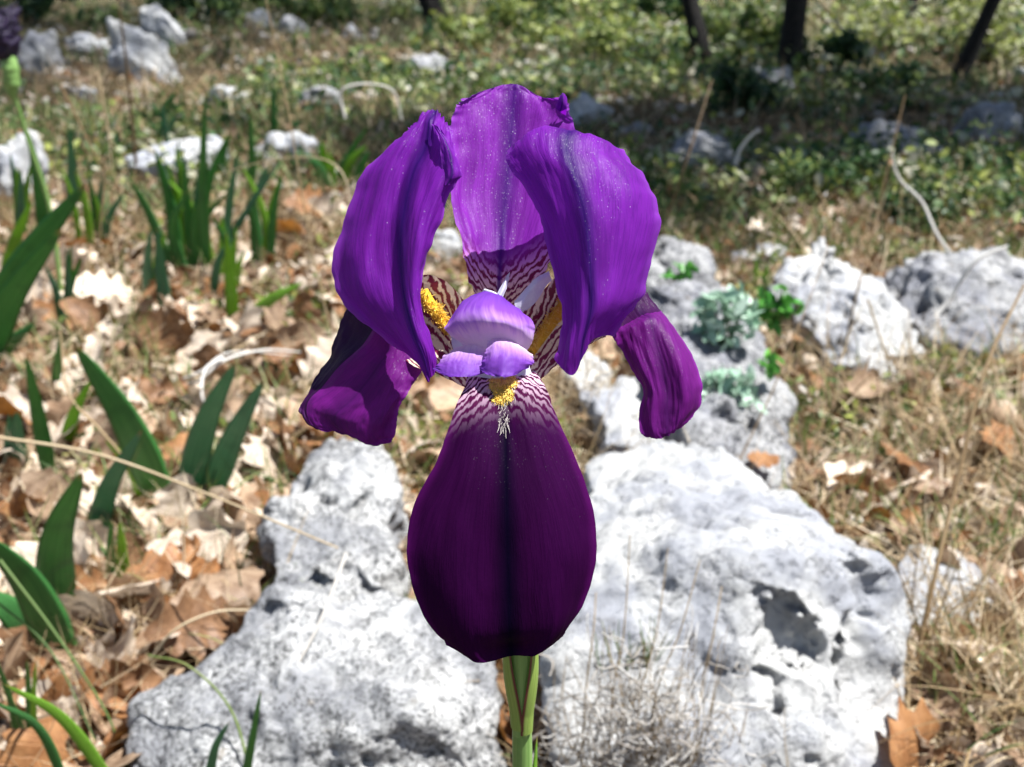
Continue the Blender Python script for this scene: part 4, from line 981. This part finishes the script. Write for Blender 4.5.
# ------------------------------------------------------------------ trees
def tree(px, py, wpx, lean, label, seed, hgt=9.0, g=None):
    g = G(px, py) if g is None else np.array(g, float); s = g[1]/FPX; rad = wpx*s/2; root = empty('tree', tuple(g)); tag(root, label, 'tree', 'young trees at the edge of the clearing')
    rs = np.random.default_rng(seed); n = 40; t = np.linspace(0, 1, n)
    z = -.05 + t*hgt*.75
    path = np.stack([lean*np.minimum(z, 1.2) + .05*np.sin(z*3+seed)*t, .04*np.sin(z*2.3+seed), z], 1); rr = rad*(1-.75*t)*(1+.35*np.exp(-np.maximum(z, 0)/.05))
    V, F, A = tubemesh([path], [rr], 20); nrm = V - np.repeat(path, 20, 0); V = V + nrm*(fbm(V*np.array([30, 30, 7])+seed, 3)*.35)[:, None]
    mk('trunk', V, F, M['bark'], root)
    P_, R_, LC = [], [], []
    for k in range(16):
        i = rs.integers(24, n-1); b = path[i]; a = rs.uniform(0, 6.28); ln = rs.uniform(.5, 1.1); dz = rs.uniform(.1, .7)
        e = b + np.array([math.cos(a)*ln, math.sin(a)*ln, dz]); m = (b+e)/2 + rs.normal(size=3)*.08
        P_.append(cr(np.array([b, m, e]), 10)); R_.append(np.linspace(rr[i]*.55, .004, 10))
        for q in range(9):
            f = rs.uniform(.45, 1.1); LC.append(b+(e-b)*f + rs.normal(size=3)*.16)
    V, F, A = tubemesh(P_, R_, 6); mk('limbs', V, F, M['bark'], root)
    LC = np.array(LC); k = 3200 if g[1] > 2.5 else 17000; ci = rs.integers(len(LC), size=k); p = LC[ci] + rs.normal(size=(k, 3))*.10
    o = leafcloud(p, .3, rs.uniform(.016, .032, k), np.clip(.35+rs.normal(size=k)*.15, 0, 1), 'crown', M['cover']); o.parent = root
tree(706,68,17,-.30,'dark slender tree trunk leaning left, above the right petals',1)
tree(790,78,22,.02,'thickest dark tree trunk with a rock at its foot',2)
tree(960,78,15,.28,'dark trunk leaning right near the top right corner',3)
tree(440,30,18,-.35,'dark trunk base leaning left at the top edge left of centre',4)
tree(0,0,60,.0,'tree out of sight at the right whose crown shades the ground',6,3.3,(1.75,2.05,0))
tree(905,24,9,.1,'thin trunk behind the bright shrub between two thicker trunks',5)

# ------------------------------------------------------------------ single stalks, curled leaves, sticks
def stalk(name, pts, wpx, mat, label, cat='stalk', tint=.6, taper=.5, group=None):
    path = cr(np.array([L(*q) for q in pts]), 40); r = wpx*pts[0][2]/FPX*(.36 if min(q[1] for q in pts) < 260 else .5)
    V, F, A = tubemesh([path], [np.linspace(r, r*taper, 40)], 7, [tint]); c = path[0]
    o = mk(name, V-c, F, mat, attr=A); o.location = c; return tag(o, label, cat, group)
st, gs = M['straw'], M['grey_straw']
stalk('straw', [(-10,436,.66),(100,455,.66),(215,497,.65),(338,548,.62)], 4, st, 'long pale straw crossing in front of the iris leaves to the boulder', tint=.8)
stalk('stick', [(346,553,.60),(325,610,.575),(300,660,.555),(268,706,.54)], 5, gs, 'grey twig lying on the speckled boulder', 'twig', .75)
stalk('dry_stalk', [(896,767,.60),(925,620,.62),(955,490,.66),(985,370,.70),(1024,285,.74)], 7, st, 'thick tan dry stem leaning right at the right side', tint=.4, taper=.5)
stalk('dry_stalk', [(905,352,1.2),(945,305,1.22),(975,262,1.22),(1008,246,1.22)], 8, gs, 'bent white stick leaning on the greyish pitted rock', 'stick', .95)
stalk('dry_stalk', [(838,380,1.15),(855,300,1.15),(868,250,1.18),(905,95,1.25)], 4, st, 'thin brown dry stalk rising before the shaded rocks', tint=.25)
stalk('dry_stalk', [(962,268,1.4),(938,236,1.4),(922,202,1.42),(902,182,1.42),(894,166,1.42),(892,148,1.42)], 5, gs, 'bleached curved stem standing in the shade', tint=.9)
stalk('dry_stalk', [(735,165,1.9),(740,150,1.9),(752,135,1.9),(760,130,1.9)], 6, gs, 'short bleached twig above the grey hollow rock', tint=.8)
stalk('dry_stalk', [(668,215,1.3),(690,150,1.3),(712,80,1.35)], 4, st, 'reddish thin stalk right of the right petal', tint=.15)
stalk('dry_stalk', [(136,165,1.5),(128,80,1.5),(117,-10,1.5)], 5, st, 'dark upright dry stalk in front of the standing stone', tint=.05)
stalk('straw', [(330,330,1.0),(310,240,1.0),(288,110,1.0),(265,-5,1.0)], 3, st, 'tall thin straw bending left from beside the left petal', tint=.7)
stalk('straw', [(345,118,1.5),(341,92,1.5),(362,84,1.5),(392,90,1.5),(402,120,1.5)], 4, gs, 'white straw arched into a hook above the left petal', tint=.95)
stalk('straw', [(105,165,1.2),(75,90,1.2),(100,260,1.2)][::2]+[(118,270,1.2)], 4, st, 'pale short straw below the little flat stone', tint=.6)
stalk('straw', [(60,85,1.1),(75,115,1.1),(100,165,1.1)], 4, st, 'brown straw leaning right of the wilted iris', tint=.4)
stalk('straw', [(98,75,1.3),(108,130,1.3),(112,170,1.3)], 4, st, 'yellow straw standing before the slanted stone', tint=.8)
stalk('straw', [(130,465,.78),(100,430,.78),(68,392,.8),(60,330,.82)], 4, st, 'thin straw behind the broad dark leaf', tint=.6)
stalk('straw', [(0,560,.60),(60,640,.58),(110,720,.56),(120,770,.55)], 4, M['green_grass'], 'green grass stem crossing the lower left corner', 'grass stem', .6)
stalk('straw', [(-5,600,.60),(50,650,.58),(95,740,.55)], 3, M['green_grass'], 'second green grass stem below the first, lower left corner', 'grass stem', .5)
stalk('grass_stem', [(254,790,.50),(232,712,.52),(190,667,.53),(148,655,.54)], 4, M['green_grass'], 'green arching grass blade before the speckled boulder', 'grass stem', .85)
stalk('straw', [(150,660,.6),(175,630,.6),(215,612,.61),(256,610,.62)], 4, st, 'pale straw arching to the edge of the speckled boulder', tint=.9)
stalk('straw', [(868,300,1.0),(905,420,1.0),(935,560,.95)], 2.5, st, 'hair thin straw drooping past the right dry stem', tint=.8)
stalk('straw', [(740,460,.8),(790,350,.85),(845,200,.95)], 2.5, st, 'very thin straw leaning over the pale rock', tint=.3)
stalk('straw', [(360,250,1.1),(340,170,1.1),(285,158,1.15),(215,175,1.2)], 2.5, st, 'thin straw looping behind the left petal', tint=.85)
# white curled strip of dead leaf, two arms
cp = empty('curled_dead_leaf', tuple(L(203, 385, 1.05))); tag(cp, 'white curled dead grass leaf arching over the litter, forked', 'leaf')
for pts, w in (([(168,384,1.07),(195,383,1.05),(225,360,1.06),(265,350,1.10),(300,352,1.14)], 5), ([(222,358,1.06),(205,370,1.02),(202,395,.99),(210,416,.99)], 4), ([(172,382,1.06),(200,372,1.05),(232,352,1.08),(300,356,1.15)], 3)):
    path = cr(np.array([L(*q) for q in pts]), 40); tube_obj('strip', [path], [w*1.06/FPX*.5*np.linspace(1, .4, 40)], gs, cp, 7, [.98])
# upright grass stems before the white boulder
for k, (x0, x1, y1) in enumerate([(612,630,535),(640,668,548),(655,700,560),(585,596,592),(700,722,586)]):
    stalk('straw', [(x0-4,800,.50),(x0,700,.50),((x0+x1)/2+3,630,.505),(x1,y1,.515)], 2.5, st, ['thin straw stem before the white boulder, tallest of the tuft','straw stem before the white boulder, leaning slightly right','long slanting straw stem before the white boulder','short straw stem close to the front petal','last straw stem on the right of the grey tuft'][k], tint=.65)
# grey tangled dry tuft at the bottom
c0 = L(640, 720, .50); tf = empty('dry_tuft', (c0[0], c0[1], .03)); tag(tf, 'tangled grey dry grass tuft in front of the white boulder', 'plant')
paths, rr, tt = [], [], []
for k in range(420):
    x = random.gauss(640, 46); y = 775 - abs(random.gauss(0, 52)); Yk = .49+random.uniform(-.01, .015)
    p = L(x, y, Yk); d = RNG.normal(size=3)*np.array([1, .5, .8]); d /= np.linalg.norm(d); e = RNG.normal(size=3); ln = random.uniform(.006, .02)
    t = np.linspace(0, 1, 7)[:, None]; paths.append(p + d*t*ln + e*np.sin(t*3)*ln*.25); rr.append(np.full(7, random.uniform(.00025, .0005))); tt.append(random.uniform(.3, 1))
tube_obj('tangled_stems', paths, rr, gs, tf, 3, tt)['kind'] = 'stuff'
paths, rr, tt = [], [], []
for k in range(90):
    x = random.gauss(635, 45); p = L(x, 770, .50); q = L(x+random.gauss(12, 30), random.uniform(620, 730), .50+random.uniform(-.01, .01)); m = (p+q)/2+RNG.normal(size=3)*.004
    paths.append(cr(np.array([p, m, q]), 10)); rr.append(np.linspace(.0004, .00015, 10)); tt.append(random.uniform(.3, 1))
tube_obj('upright_blades', paths, rr, st, tf, 3, tt)
paths = []; rr = []
for k in range(26):
    x = random.gauss(630, 14); p = L(x, 680, .545); q = L(x+random.gauss(4, 12), random.uniform(615, 660), .545); paths.append(cr(np.array([p, (p+q)/2+RNG.normal(size=3)*.002, q]), 8)); rr.append(np.linspace(.0006, .0002, 8))
tube_obj('green_blades', paths, rr, M['green_grass'], tf, 4, [random.uniform(.3, .9) for _ in paths])

# grey green plant on the pale rock
def rosette(px, py, Y, w, h, n, size, mat, label, name='leafy_plant', t0=.2, t1=1.0):
    c = L(px, py+h/2, Y); root = empty(name, tuple(c)); tag(root, label, 'plant'); s = Y/FPX
    th = RNG.uniform(0, 6.28, n); u = RNG.uniform(0, 1, n)**.6
    p = np.stack([np.cos(th)*u*w*s/2, RNG.uniform(-.012, .012, n)-.006, (RNG.uniform(-1, 1, n)*np.sqrt(1-u**2)*.5+.5)*h*s], 1)
    nv = 6; o = leafcloud(p, .5, RNG.uniform(.6, 1.2, n)*size, RNG.uniform(t0, t1, n), 'foliage', mat, .42); o.parent = root
    paths = [cr(np.array([(0, .004, -.006), tuple(q*.5), tuple(q)]), 5) for q in p[:30]]
    V, F, A = tubemesh(paths, [np.full(5, .0006)]*len(paths), 4); mk('stems', V, F, M['green_grass'], root, attr=A)
rosette(722, 315, 1.04, 70, 75, 110, .010, M['pale_leafy'], 'pale grey green plant spreading over the tall pale rock')
rosette(722, 385, .95, 80, 55, 100, .009, M['pale_leafy'], 'lower cushion of pale grey green leaves on the pale rock')
rosette(770, 362, .96, 26, 22, 10, .010, M['bright_leafy'], 'small bright green leaves beside the pale rock')
rosette(775, 300, 1.12, 50, 50, 40, .010, M['bright_leafy'], 'green weeds behind the pale rock', t0=0, t1=.6)
rosette(680, 272, 1.15, 30, 24, 20, .010, M['bright_leafy'], 'small green plant on top of the pale rock near the petal', t0=0, t1=.6)

# ------------------------------------------------------------------ light, sky, camera
SE, AZ = math.radians(67), math.radians(98)     # azimuth clockwise from +Y
to_sun = Vector((math.sin(AZ)*math.cos(SE), math.cos(AZ)*math.cos(SE), math.sin(SE)))
sun = bpy.data.lights.new('sun', 'SUN'); sun.energy = 5.0; sun.angle = math.radians(.53); sun.color = (1, .985, .96)
so = bpy.data.objects.new('sun', sun); COL.objects.link(so); so.rotation_euler = to_sun.to_track_quat('Z', 'Y').to_euler(); so.location = to_sun*10
w = bpy.data.worlds.new('World'); scene.world = w; w.use_nodes = True; nt = w.node_tree; nt.nodes.clear()
sky = nt.nodes.new('ShaderNodeTexSky'); sky.sky_type = 'NISHITA'; sky.sun_disc = False; sky.sun_elevation = SE; sky.sun_rotation = AZ
bg = nt.nodes.new('ShaderNodeBackground'); bg.inputs[1].default_value = .055; ow = nt.nodes.new('ShaderNodeOutputWorld')
nt.links.new(sky.outputs[0], bg.inputs[0]); nt.links.new(bg.outputs[0], ow.inputs[0])
cam = bpy.data.cameras.new('camera'); co = bpy.data.objects.new('camera', cam); COL.objects.link(co); scene.camera = co
cam.sensor_width = 36; cam.lens = FPX/1024*36; cam.clip_start = .01; cam.clip_end = 500
co.location = CAM; co.rotation_euler = (PI/2-PITCH, 0, 0)
cam.dof.use_dof = True; cam.dof.focus_distance = .262; cam.dof.aperture_fstop = cam.lens/1.5
scene.view_settings.view_transform = 'Standard'; scene.view_settings.look = 'None'; scene.view_settings.exposure = 1.28; scene.view_settings.gamma = 1
scene.cycles.max_bounces = 8; scene.cycles.transparent_max_bounces = 4
